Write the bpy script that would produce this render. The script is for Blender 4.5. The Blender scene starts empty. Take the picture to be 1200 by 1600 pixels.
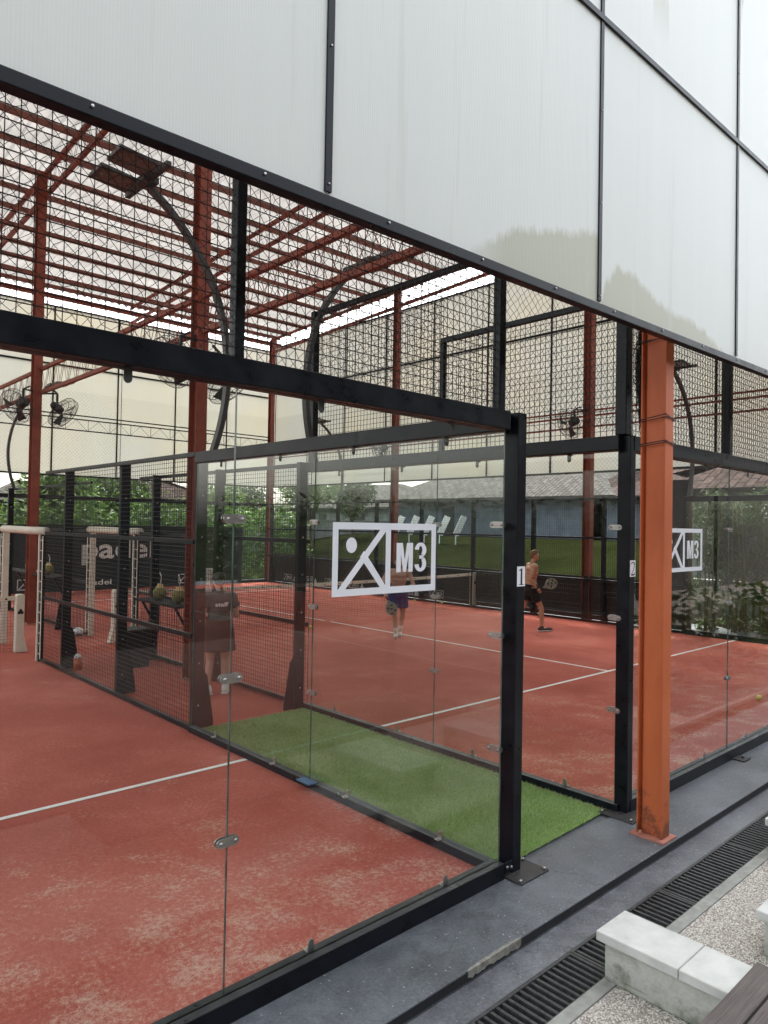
import bpy, bmesh, math, random
from mathutils import Vector, Matrix, noise as mnoise
R = math.radians
random.seed(7)
C = bpy.context.scene.collection
sc = bpy.context.scene

# ------------------------------------------------------------------ camera
cam_d = bpy.data.cameras.new("camera"); cam = bpy.data.objects.new("camera", cam_d); C.objects.link(cam)
F = Vector((0.68023, 0.73276, 0.018714)); RT = Vector((0.732542, -0.680486, 0.017907)); U = Vector((-0.025856, -0.001528, 0.999664))
m = Matrix((RT, U, -F)).transposed().to_4x4(); m.translation = Vector((-3.6934, -2.8207, 2.2128))
cam.matrix_world = m
cam_d.sensor_fit = 'HORIZONTAL'; cam_d.sensor_width = 36; cam_d.lens = 36 * 1113.657 / 1200
cam_d.clip_start = 0.05; cam_d.clip_end = 2000
sc.camera = cam

# ------------------------------------------------------------------ world, sun, exposure
SUN_EL, SUN_AZ = 58, 35          # azimuth clockwise from +Y
w = bpy.data.worlds.new("World"); sc.world = w; w.use_nodes = True
nt = w.node_tree; nt.nodes.clear()
sky = nt.nodes.new('ShaderNodeTexSky'); sky.sky_type = 'NISHITA'; sky.sun_disc = False
sky.sun_elevation = R(SUN_EL); sky.sun_rotation = R(SUN_AZ); sky.air_density = 1.6; sky.dust_density = 5; sky.ozone_density = 0.6
hs = nt.nodes.new('ShaderNodeHueSaturation'); hs.inputs['Saturation'].default_value = 0.30
bgn = nt.nodes.new('ShaderNodeBackground'); bgn.inputs['Strength'].default_value = 0.15
wo = nt.nodes.new('ShaderNodeOutputWorld')
nt.links.new(sky.outputs[0], hs.inputs['Color']); nt.links.new(hs.outputs[0], bgn.inputs['Color']); nt.links.new(bgn.outputs[0], wo.inputs['Surface'])
sd = bpy.data.lights.new("sun", 'SUN'); sun = bpy.data.objects.new("sun", sd); C.objects.link(sun)
sd.energy = 1.5; sd.angle = R(14); sd.color = (1.0, 0.96, 0.9)
sun.rotation_euler = (R(90 - SUN_EL), 0, R(180 - SUN_AZ))
sc.view_settings.view_transform = 'Standard'; sc.view_settings.look = 'None'; sc.view_settings.gamma = 1
sc.view_settings.exposure = 2.08
sc.cycles.transparent_max_bounces = 48; sc.cycles.max_bounces = 10; sc.cycles.diffuse_bounces = 4
sc.cycles.transmission_bounces = 6; sc.cycles.glossy_bounces = 4

# ------------------------------------------------------------------ materials
def rgb(h):
    c = [int(h[i:i+2], 16) / 255 for i in (0, 2, 4)]
    return tuple((x/12.92 if x <= .04045 else ((x+.055)/1.055)**2.4) for x in c) + (1,)
class N:
    def __init__(s, name):
        s.m = bpy.data.materials.new(name); s.m.use_nodes = True; s.t = s.m.node_tree; s.t.nodes.clear()
        s.out = s.t.nodes.new('ShaderNodeOutputMaterial')
    def n(s, typ, ins=None, **kw):
        x = s.t.nodes.new('ShaderNode' + typ)
        for k, v in kw.items(): setattr(x, k, v)
        for k, v in (ins or {}).items():
            if hasattr(v, 'is_output'): s.t.links.new(v, x.inputs[k])
            else: x.inputs[k].default_value = v
        return x
    def obj(s): return s.n('NewGeometry').outputs['Position']
    def mapped(s, scale, vec=None): return s.n('Mapping', {'Vector': vec or s.obj(), 'Scale': scale}).outputs[0]
    def noise(s, scale, detail=4, rough=.55, vec=None):
        return s.n('TexNoise', {'Vector': vec or s.obj(), 'Scale': scale, 'Detail': detail, 'Roughness': rough}).outputs[0]
    def ramp(s, fac, stops, interp='LINEAR'):
        r = s.n('ValToRGB', {'Fac': fac}); e = r.color_ramp.elements; r.color_ramp.interpolation = interp
        while len(e) < len(stops): e.new(.5)
        for i, (p, c) in enumerate(stops):
            e[i].position = p; e[i].color = c if len(c) == 4 else tuple(c) + (1,)
        return r.outputs[0]
    def mix(s, fac, a, b, mode='MIX'):
        x = s.n('Mix', data_type='RGBA', blend_type=mode)
        for k, v in ((0, fac), (6, a), (7, b)):
            if hasattr(v, 'is_output'): s.t.links.new(v, x.inputs[k])
            else: x.inputs[k].default_value = v
        return x.outputs[2]
    def math(s, op, a, b=0.0, c=None):
        x = s.n('Math', operation=op)
        for k, v in ((0, a), (1, b)) + (((2, c),) if c is not None else ()):
            if hasattr(v, 'is_output'): s.t.links.new(v, x.inputs[k])
            else: x.inputs[k].default_value = v
        return x.outputs[0]
    def bump(s, h, strength=.3, dist=.01): return s.n('Bump', {'Height': h, 'Strength': strength, 'Distance': dist}).outputs[0]
    def bsdf(s, col, rough=.5, metal=0, bump=None, spec=None, **ins):
        d = {'Base Color': col, 'Roughness': rough, 'Metallic': metal}
        if bump: d['Normal'] = bump
        if spec is not None: d['Specular IOR Level'] = spec
        d.update(ins)
        return s.n('BsdfPrincipled', d).outputs[0]
    def end(s, sh): s.t.links.new(sh, s.out.inputs['Surface']); return s.m
BK = (0, 0, 0, 1); WH = (1, 1, 1, 1)
def simple(name, col, rough=.5, metal=0, var=.15, scale=12, bump=0, spec=None):
    a = N(name); nz = a.noise(scale, 5)
    c2 = tuple(x*(1-var) for x in col[:3]) + (1,); c3 = tuple(min(1, x*(1+var)) for x in col[:3]) + (1,)
    c = a.ramp(nz, [(.3, c2), (.7, c3)])
    rr = a.ramp(nz, [(.3, (rough*.85,)*3), (.7, (min(1, rough*1.15),)*3)])
    b = a.bump(a.noise(scale*8, 3), bump, .003) if bump else None
    return a.end(a.bsdf(c, rr, metal, b, spec))

def m_black_steel():
    a = N('black painted steel'); nz = a.noise(9, 6, .6); dust = a.noise(160, 2)
    c = a.ramp(nz, [(.35, (.0045, .0055, .008)), (.7, (.010, .012, .017))])
    c = a.mix(a.ramp(dust, [(.68, BK), (.76, (.25,)*3)]), c, (.08, .08, .08, 1))
    up = a.n('SeparateXYZ', {'Vector': a.n('NewGeometry').outputs['Normal']}).outputs[2]; dst = a.math('MULTIPLY', a.ramp(up, [(.85, BK), (.98, WH)]), a.ramp(a.noise(5, 8, .75), [(.35, (.25,)*3), (.7, (.8,)*3)]))
    c = a.mix(dst, c, (.060, .064, .060, 1))
    return a.end(a.bsdf(c, a.ramp(nz, [(.3, (.25,)*3), (.7, (.42,)*3)]), 0, a.bump(a.noise(60, 3), .08, .002), .22))
def m_orange():
    a = N('orange oxide painted steel'); nz = a.noise(3.5, 6, .65, a.mapped((1, 1, .35))); sp = a.noise(90, 2)
    c = a.ramp(nz, [(.3, (.47, .105, .030)), (.7, (.60, .145, .045))])
    c = a.mix(a.ramp(sp, [(.72, BK), (.76, (.6,)*3)]), c, rgb('5a2616'))
    zz = a.n('SeparateXYZ', {'Vector': a.obj()}).outputs[2]; dm = a.math('ADD', a.noise(9, 7, .75), a.n('MapRange', {'Value': zz, 'From Min': 0, 'From Max': .5, 'To Min': .22, 'To Max': -.08}).outputs[0])
    c = a.mix(a.ramp(dm, [(.60, BK), (.72, (.75,)*3)]), c, (.13, .045, .025, 1))
    return a.end(a.bsdf(c, .5, 0, a.bump(a.noise(25, 4), .15, .004)))
def m_red_steel():
    a = N('red oxide primer steel'); nz = a.noise(4, 6, .65)
    c = a.ramp(nz, [(.3, rgb('722f20')), (.7, rgb('93472f'))])
    return a.end(a.bsdf(c, .6))
def m_turf(name, cx0, cx1, dirt=1.0):
    a = N(name); o = a.obj(); sep = a.n('SeparateXYZ', {'Vector': o})
    rot = a.n('VectorRotate', {'Vector': o, 'Angle': .6}, rotation_type='Z_AXIS').outputs[0]
    big = a.noise(.55, 4, .6); cloud = a.noise(2.3, 9, .66, a.mapped((1, 1.5, 1), rot)); fine = a.noise(170, 4, .75); mid = a.noise(34, 4, .7); grit = a.noise(520, 2)
    # sand drifts gather along the back glass (y = 0)
    edge = a.n('MapRange', {'Value': sep.outputs['Y'], 'From Min': 0, 'From Max': 3.4, 'To Min': .085, 'To Max': -.085}).outputs[0]
    s = a.math('ADD', a.math('ADD', cloud, edge), a.math('MULTIPLY', a.math('SUBTRACT', big, .5), .35))
    spk = a.math('ADD', a.math('MULTIPLY', fine, .55), a.math('MULTIPLY', mid, .45))
    s = a.math('ADD', s, a.math('MULTIPLY', a.math('SUBTRACT', spk, .5), 1.5))
    mask = a.ramp(s, [(.57, BK), (.82, (.78*dirt,)*3)])
    red = a.ramp(a.math('ADD', a.math('MULTIPLY', big, .45), a.math('MULTIPLY', spk, .55)), [(.36, (.32, .070, .048)), (.5, (.465, .116, .083)), (.64, (.62, .205, .155))])
    c = a.mix(mask, red, (.66, .49, .37, 1))
    c = a.mix(a.ramp(grit, [(.60, BK), (.72, (.45,)*3)]), c, (.55, .30, .24, 1))
    h = a.math('ADD', fine, a.math('MULTIPLY', grit, .6))
    return a.end(a.bsdf(c, .95, 0, a.bump(h, .55, .012), .15))
def m_slab(name, c0, c1, speck=.6):
    a = N(name); nz = a.noise(1.3, 7, .62); n2 = a.noise(11, 6, .65); sp = a.n('TexVoronoi', {'Vector': a.obj(), 'Scale': 26.0}).outputs['Distance']
    n3 = a.noise(60, 4, .7); c = a.ramp(a.math('ADD', a.math('ADD', a.math('MULTIPLY', nz, .45), a.math('MULTIPLY', n2, .25)), a.math('MULTIPLY', n3, .30)), [(.38, c0), (.51, c1), (.62, tuple(x*1.55 for x in c1[:3]))])
    scr = a.noise(30, 3, .5, a.mapped((.5, 6, 1)))
    c = a.mix(a.ramp(scr, [(.62, BK), (.70, (.4,)*3)]), c, (.20, .21, .22, 1))
    wv = a.n('TexVoronoi', {'Vector': a.n('VectorMath', {0: a.obj(), 1: a.n('TexNoise', {'Vector': a.obj(), 'Scale': 3.0, 'Detail': 5.0}).outputs['Color']}, operation='ADD').outputs[0], 'Scale': 1.1}, feature='DISTANCE_TO_EDGE').outputs['Distance']
    c = a.mix(a.math('MULTIPLY', a.ramp(wv, [(0, (.7,)*3), (.008, BK)]), a.ramp(a.noise(.9, 2), [(.50, BK), (.56, WH)])), c, (.02, .02, .022, 1))
    c = a.mix(a.ramp(a.noise(4.2, 9, .75), [(.62, BK), (.70, (.55,)*3)]), c, (.035, .037, .040, 1))
    spm = a.math('MULTIPLY', a.ramp(sp, [(.07, WH), (.13, BK)]), a.ramp(a.noise(6, 3), [(.42, BK), (.55, (speck,)*3)]))
    c = a.mix(spm, c, (.50, .49, .46, 1))
    pd = a.ramp(a.noise(2.6, 6, .75), [(.60, BK), (.72, (.6,)*3)])
    c = a.mix(pd, c, (.10, .10, .105, 1))
    return a.end(a.bsdf(c, a.ramp(n2, [(.3, (.38,)*3), (.7, (.62,)*3)]), 0, a.bump(a.math('ADD', n2, n3), .5, .008)))
def m_gravel():
    a = N('exposed aggregate paving'); v = a.n('TexVoronoi', {'Vector': a.obj(), 'Scale': 125.0}); col = v.outputs['Color']; d = v.outputs['Distance']
    g = a.n('SeparateColor', {'Color': col}).outputs[0]
    c = a.ramp(g, [(.1, (.22, .19, .155)), (.35, (.46, .42, .36)), (.7, (.66, .63, .56)), (1, (.78, .76, .70))])
    c = a.mix(a.ramp(d, [(.50, BK), (.70, (.7,)*3)]), c, (.22, .18, .15, 1))
    c = a.mix(a.ramp(a.noise(2.2, 5), [(.5, BK), (.75, (.3,)*3)]), c, (.34, .31, .27, 1))
    return a.end(a.bsdf(c, .8, 0, a.bump(a.math('SUBTRACT', 1.0, d), .7, .008)))
def m_render_block():
    a = N('weathered white render'); o = a.obj(); n1 = a.noise(7, 7, .7); z = a.n('SeparateXYZ', {'Vector': o}).outputs[2]
    c = a.ramp(n1, [(.3, (.34, .35, .30)), (.55, (.54, .54, .49))])
    low = a.n('MapRange', {'Value': z, 'From Min': -.06, 'From Max': .10, 'To Min': .22, 'To Max': 0.0}).outputs[0]
    c = a.mix(a.ramp(a.math('ADD', n1, low), [(.58, BK), (.74, (.75,)*3)]), c, (.12, .13, .085, 1))
    v = a.n('TexVoronoi', {'Vector': o, 'Scale': 4.0}, feature='DISTANCE_TO_EDGE').outputs['Distance']
    c = a.mix(a.math('MULTIPLY', a.ramp(v, [(.0, WH), (.03, BK)]), a.ramp(a.noise(3, 2), [(.55, BK), (.62, (.6,)*3)])), c, (.08, .08, .06, 1))
    return a.end(a.bsdf(c, .85, 0, a.bump(a.math('ADD', a.noise(70, 5), n1), .5, .006)))
def m_cap():
    a = N('pale speckled capstone'); n1 = a.noise(5, 6, .6)
    c = a.ramp(n1, [(.3, (.48, .49, .45)), (.6, (.64, .64, .60))])
    c = a.mix(a.ramp(a.noise(150, 3), [(.62, BK), (.72, (.5,)*3)]), c, (.45, .45, .40, 1))
    return a.end(a.bsdf(c, .7, 0, a.bump(a.noise(90, 4), .25, .003)))
def m_wood():
    a = N('weathered brown deck board'); v = a.mapped((1.5, 40, 40))
    n1 = a.noise(3, 6, .6, v); n2 = a.noise(2.5, 4)
    c = a.ramp(a.math('ADD', a.math('MULTIPLY', n1, .6), a.math('MULTIPLY', n2, .4)), [(.35, (.065, .054, .048)), (.65, (.155, .130, .118))])
    return a.end(a.bsdf(c, .75, 0, a.bump(n1, .4, .004)))
def m_glass(name='clear tempered glass', tint=(.965, .98, .972, 1)):
    a = N(name); bf = a.n('NewGeometry').outputs['Backfacing']; fr = a.n('Fresnel', {'IOR': a.math('ADD', 1.36, a.math('MULTIPLY', bf, 1/1.36-1.36))}).outputs[0]
    smear = a.ramp(a.noise(3, 6, .7, a.mapped((1, 1, .5))), [(.60, BK), (.85, (.02,)*3)])
    tr = a.n('BsdfTransparent', {'Color': tint}).outputs[0]
    gl = a.n('BsdfGlossy', {'Color': (1, 1, 1, 1), 'Roughness': .0}).outputs[0]
    df = a.n('BsdfDiffuse', {'Color': (.7, .7, .68, 1)}).outputs[0]
    x = a.n('MixShader', {0: fr, 1: tr, 2: gl}).outputs[0]
    mk = a.ramp(a.n('TexVoronoi', {'Vector': a.obj(), 'Scale': 2.3}).outputs['Distance'], [(.05, (.022,)*3), (.085, BK)])
    x = a.n('MixShader', {0: a.math('ADD', a.math('MULTIPLY', smear, .5), a.math('MULTIPLY', mk, a.noise(60, 3))), 1: x, 2: df}).outputs[0]
    return a.end(x)
def m_glass_edge():
    a = N('polished glass edge'); g = a.bsdf(a.ramp(a.noise(4, 2), [(.4, (.05, .075, .065)), (.6, (.14, .19, .17))]), .15)
    return a.end(g)
KHAKI_REFLECTION = [(-1.97, 3.30), (-1.20, 3.50), (-1.0, 3.62), (-.75, 3.76), (-.40, 3.86), (.045, 3.97), (.055, 3.52), (.12, 3.70), (.26, 3.83), (.48, 3.83), (.72, 3.76), (1.0, 3.70), (1.25, 3.72), (1.5, 3.68), (1.8, 3.60), (2.05, 3.45), (3.0, 3.3)]  # upper outline of the khaki reflection painted on the front sheets
def m_clad(name, front=True):
    a = N(name); o = a.obj(); sep = a.n('SeparateXYZ', {'Vector': o}); X, Y, Z = sep.outputs
    H = X if front else a.math('ADD', X, Y)
    flute = a.n('TexWave', {'Vector': o, 'Scale': 26.0, 'Distortion': 0.0}, bands_direction='X' if front else 'DIAGONAL').outputs['Fac']
    stv = a.noise(1.0, 7, .7, a.mapped((6, 6, .18))); streak = a.ramp(stv, [(.42, BK), (.66, (.3,)*3)])
    if front:
        c = a.mix(streak, (.75, .77, .72, 1), (.81, .825, .77, 1))
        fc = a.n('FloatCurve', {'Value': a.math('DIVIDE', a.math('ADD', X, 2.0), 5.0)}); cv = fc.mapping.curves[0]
        pts = [(max(0, min(1, (x+2)/5)), (z-3)/3) for x, z in KHAKI_REFLECTION]
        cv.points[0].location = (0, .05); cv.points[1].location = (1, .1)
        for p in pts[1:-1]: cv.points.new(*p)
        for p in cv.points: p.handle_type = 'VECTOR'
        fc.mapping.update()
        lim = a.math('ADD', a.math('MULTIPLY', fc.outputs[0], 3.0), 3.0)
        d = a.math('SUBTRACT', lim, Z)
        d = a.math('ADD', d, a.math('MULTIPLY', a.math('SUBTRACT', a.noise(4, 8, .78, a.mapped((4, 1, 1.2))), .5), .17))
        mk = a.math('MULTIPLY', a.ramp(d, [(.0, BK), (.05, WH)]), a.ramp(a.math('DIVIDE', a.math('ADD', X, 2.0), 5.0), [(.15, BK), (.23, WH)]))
        c = a.mix(a.math('MULTIPLY', mk, .8), c, (.47, .475, .345, 1))  # painted reflection mixed into the sheet colour
        # old run marks on the upper panels
        hi = a.math('MULTIPLY', a.ramp(a.math('DIVIDE', Z, 10.0), [(.545, BK), (.62, WH)]), a.ramp(a.noise(1.0, 4, .5, a.mapped((2.2, 1, .22))), [(.50, BK), (.515, (.95,)*3)]))
        c = a.mix(a.math('MULTIPLY', hi, a.ramp(a.math('DIVIDE', a.math('ADD', X, 2.0), 5.0), [(.4, BK), (.45, WH)])), c, (.40, .40, .29, 1))
        drip = a.ramp(a.noise(14, 5, .6, a.mapped((1.6, 1, .06))), [(.70, BK), (.74, (.6,)*3)])
        c = a.mix(drip, c, (.80, .82, .80, 1))
        run = a.ramp(a.noise(7, 6, .65, a.mapped((1.3, 1, .05))), [(.60, BK), (.68, (.35,)*3)]); c = a.mix(run, c, (.62, .64, .56, 1))
        c = a.mix(a.ramp(a.noise(75, 2), [(.775, BK), (.80, (.7,)*3)]), c, (.05, .05, .04, 1))
    else:
        c = a.mix(streak, (.60, .595, .56, 1), (.66, .655, .625, 1))
        c = a.mix(a.ramp(a.noise(.35, 3), [(.4, BK), (.65, (.5,)*3)]), c, (.66, .62, .52, 1))
    b = a.bump(a.math('ADD', a.math('MULTIPLY', flute, .25), a.noise(.8, 3)), .10, .03)
    p = a.bsdf(c, .30 if front else .5, 0, b, .25 if front else .5)
    tl = a.n('BsdfTranslucent', {'Color': c}).outputs[0]
    return a.end(a.n('MixShader', {0: (.12 if front else .72), 1: p, 2: tl}).outputs[0])
def m_roof_sheet():
    a = N('translucent corrugated roof sheet'); n1 = a.noise(.9, 6, .6, a.mapped((.5, 2, 1)))
    c = a.ramp(n1, [(.3, (.23, .226, .217)), (.7, (.35, .345, .33))])
    p = a.bsdf(c, .5); tl = a.n('BsdfTranslucent', {'Color': c}).outputs[0]
    return a.end(a.n('MixShader', {0: .40, 1: p, 2: tl}).outputs[0])
def m_tiles(name, c0, c1, axis='y'):
    a = N(name); o = a.obj()
    br = a.n('TexBrick', {'Vector': a.n('VectorRotate', {'Vector': o, 'Angle': 0.0}, rotation_type='Z_AXIS').outputs[0], 'Scale': 1.0, 'Color1': c0, 'Color2': c1, 'Mortar': tuple(x*.3 for x in c0[:3]) + (1,), 'Mortar Size': .03, 'Brick Width': .5, 'Row Height': .28, 'Bias': -.3})
    c = a.mix(a.ramp(a.noise(2.5, 5, .7), [(.5, BK), (.75, (.7,)*3)]), br.outputs[0], tuple(min(1, x*1.5) for x in c1[:3]) + (1,))
    return a.end(a.bsdf(c, .95, 0, a.bump(br.outputs[1], .4, .03), .1))
def m_leaf(name, c0, c1, c2, worn=False):
    a = N(name); r = a.n('NewGeometry').outputs['Random Per Island']
    c = a.ramp(r, [(.0, c0), (.5, c1), (1, c2)])
    if worn:
        c = a.mix(a.ramp(a.noise(2.2, 6, .7), [(.42, BK), (.70, (.65,)*3)]), c, (.42, .46, .26, 1)); c = a.mix(a.ramp(a.noise(1.1, 4, .6), [(.35, (.45,)*3), (.6, BK)]), c, (.13, .22, .045, 1)); c = a.mix(a.ramp(a.noise(70, 2), [(.68, BK), (.72, (.6,)*3)]), c, (.40, .22, .15, 1))
    p = a.bsdf(c, .55); tl = a.n('BsdfTranslucent', {'Color': c}).outputs[0]
    return a.end(a.n('MixShader', {0: .3, 1: p, 2: tl}).outputs[0])
def m_grass(name, c0, c1):
    a = N(name); n1 = a.noise(.35, 6, .65); n2 = a.noise(22, 4)
    c = a.ramp(a.math('ADD', a.math('MULTIPLY', n1, .5), a.math('MULTIPLY', n2, .5)), [(.35, c0), (.65, c1)])
    return a.end(a.bsdf(c, 1.0, 0, a.bump(n2, .6, .04), 0.0))
def m_skin(name, c):
    a = N(name); n1 = a.noise(14, 4)
    cc = a.ramp(n1, [(.3, tuple(x*.82 for x in c)), (.7, c)])
    return a.end(a.bsdf(cc, .5, 0, None, None, **{'Subsurface Weight': .08, 'Subsurface Radius': (.01, .004, .002)}))

M = {}
M['riser'] = simple('black painted step edge', (.012, .013, .015), .6, 0, .5, 9, .3)
M['rack'] = simple('grey beige racket face', (.20, .20, .15), .5, 0, .3, 30)
M['purlin'] = simple('brick red purlin paint', (.19, .060, .040), .6, 0, .2, 4)
M['black'] = m_black_steel(); M['orange'] = m_orange(); M['red'] = m_red_steel()
M['turf1'] = m_turf('red court turf with sand near glass', -10, 0); M['turf2'] = m_turf('red court turf', 1.5, 11.5)
M['slab'] = m_slab('dark grey painted concrete', (.040, .044, .049, 1), (.108, .117, .128, 1), .9); M['slab2'] = m_slab('dark grey lower concrete', (.052, .056, .062, 1), (.128, .134, .144, 1), .8)
M['gravel'] = m_gravel(); M['render'] = m_render_block(); M['cap'] = m_cap(); M['wood'] = m_wood()
M['glass'] = m_glass(); M['edge'] = m_glass_edge()
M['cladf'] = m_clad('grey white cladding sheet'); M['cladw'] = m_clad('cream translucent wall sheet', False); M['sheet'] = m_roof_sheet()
M['white'] = simple('white line paint', (.78, .76, .72), .7, 0, .08, 30); M['vinyl'] = simple('white vinyl', (.88, .89, .92), .35, 0, .02, 5)
M['steel'] = simple('stainless steel clamp', (.46, .44, .42), .38, 1.0, .15, 30); M['grate'] = simple('dark cast iron', (.045, .045, .045), .5, .1, .5, 40, .3)
M['plate'] = simple('rusty dark base plate', (.045, .042, .040), .6, .2, .5, 25, .4); M['pad'] = simple('cream padding vinyl', (.66, .61, .50), .55, 0, .08, 9, .15)
M['wire'] = simple('black coated wire', (.010, .010, .011), .5); M['netm'] = simple('black net cord', (.012, .012, .013), .8); M['cable'] = simple('black cable', (.012, .012, .014), .5)
M['curb'] = simple('grey concrete kerb', (.30, .30, .27), .85, 0, .3, 10, .5); M['bare'] = simple('bare cement', (.22, .21, .18), .9, 0, .4, 25, .6)
M['lamp'] = simple('dark floodlight housing', (.05, .05, .048), .45); M['lens'] = simple('brown grey floodlight lens', (.14, .12, .11), .25)
M['screen'] = simple('dark green black windscreen fabric', (.012, .020, .020), .85, 0, .2, 3); M['slatm'] = simple('dark brown slats', (.022, .018, .015), .8, 0, .3, 5)
M['field'] = m_grass('rough grass field', (.005, .007, .0025, 1), (.020, .024, .008, 1)); M['agrass'] = m_leaf('artificial grass blades', (.26, .39, .12, 1), (.37, .51, .19, 1), (.52, .63, .32, 1), True)
M['abase'] = simple('artificial grass backing', (.17, .29, .06), .95, 0, .3, 30)
M['house'] = simple('pale blue white wall', (.12, .145, .17), .85, 0, .3, 2); M['housew'] = simple('white plaster wall', (.26, .28, .27), .85, 0, .3, 2)
M['tileb'] = m_tiles('brown clay roof tiles', (.045, .030, .025, 1), (.085, .058, .05, 1)); M['tileg'] = m_tiles('grey brown roof tiles', (.055, .050, .045, 1), (.095, .088, .08, 1))
M['dark'] = simple('dark opening', (.02, .025, .03), .4); M['leafA'] = m_leaf('bright leaves', (.05, .11, .02, 1), (.11, .20, .04, 1), (.22, .32, .08, 1)); M['leafB'] = m_leaf('dark leaves', (.02, .045, .012, 1), (.045, .085, .02, 1), (.09, .14, .035, 1))
M['bam'] = simple('bamboo cane', (.10, .11, .035), .5, 0, .4, 6); M['bark'] = simple('bark', (.12, .09, .06), .9, 0, .3, 14, .5)
M['pond'] = simple('grey green garden wall', (.20, .23, .20), .8, 0, .2, 3); M['coco'] = simple('green brown coconut husk', (.20, .17, .05), .7, 0, .4, 30, .4); M['cococut'] = simple('cut coconut husk', (.60, .42, .20), .8, 0, .2, 30)
M['plast'] = simple('white plastic', (.75, .75, .75), .4); M['orangep'] = simple('orange plastic', (.62, .12, .03), .4); M['ball'] = simple('yellow felt', (.62, .62, .16), .9)
M['skinA'] = m_skin('tanned skin', (.50, .27, .16)); M['skinB'] = m_skin('light tan skin', (.56, .34, .24)); M['skinC'] = m_skin('fair skin', (.56, .33, .23))
M['teal'] = simple('dark teal shirt fabric', (.022, .075, .072), .9, 0, .2, 20); M['skirt'] = simple('black brown skirt fabric', (.035, .022, .020), .9); M['blackf'] = simple('black shorts fabric', (.010, .010, .012), .85)
M['purple'] = simple('purple shorts fabric', (.045, .030, .16), .85); M['shirtw'] = simple('light grey shirt fabric', (.48, .45, .43), .9); M['denim'] = simple('dark trousers', (.03, .035, .05), .9)
M['hair'] = simple('dark hair', (.012, .009, .008), .6); M['hairb'] = simple('brown blond hair', (.16, .095, .04), .7); M['shoe'] = simple('white trainer', (.68, .67, .62), .6); M['shoeb'] = simple('black trainer', (.02, .02, .022), .6)
M['blue'] = simple('blue rubber strip', (.05, .12, .22), .6); M['lens2'] = simple('white lamp cover', (.65, .66, .62), .4); M['fan'] = simple('dark fan metal', (.025, .024, .024), .5)
M['ink'] = simple('black ink', (.012, .012, .012), .5)

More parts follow.
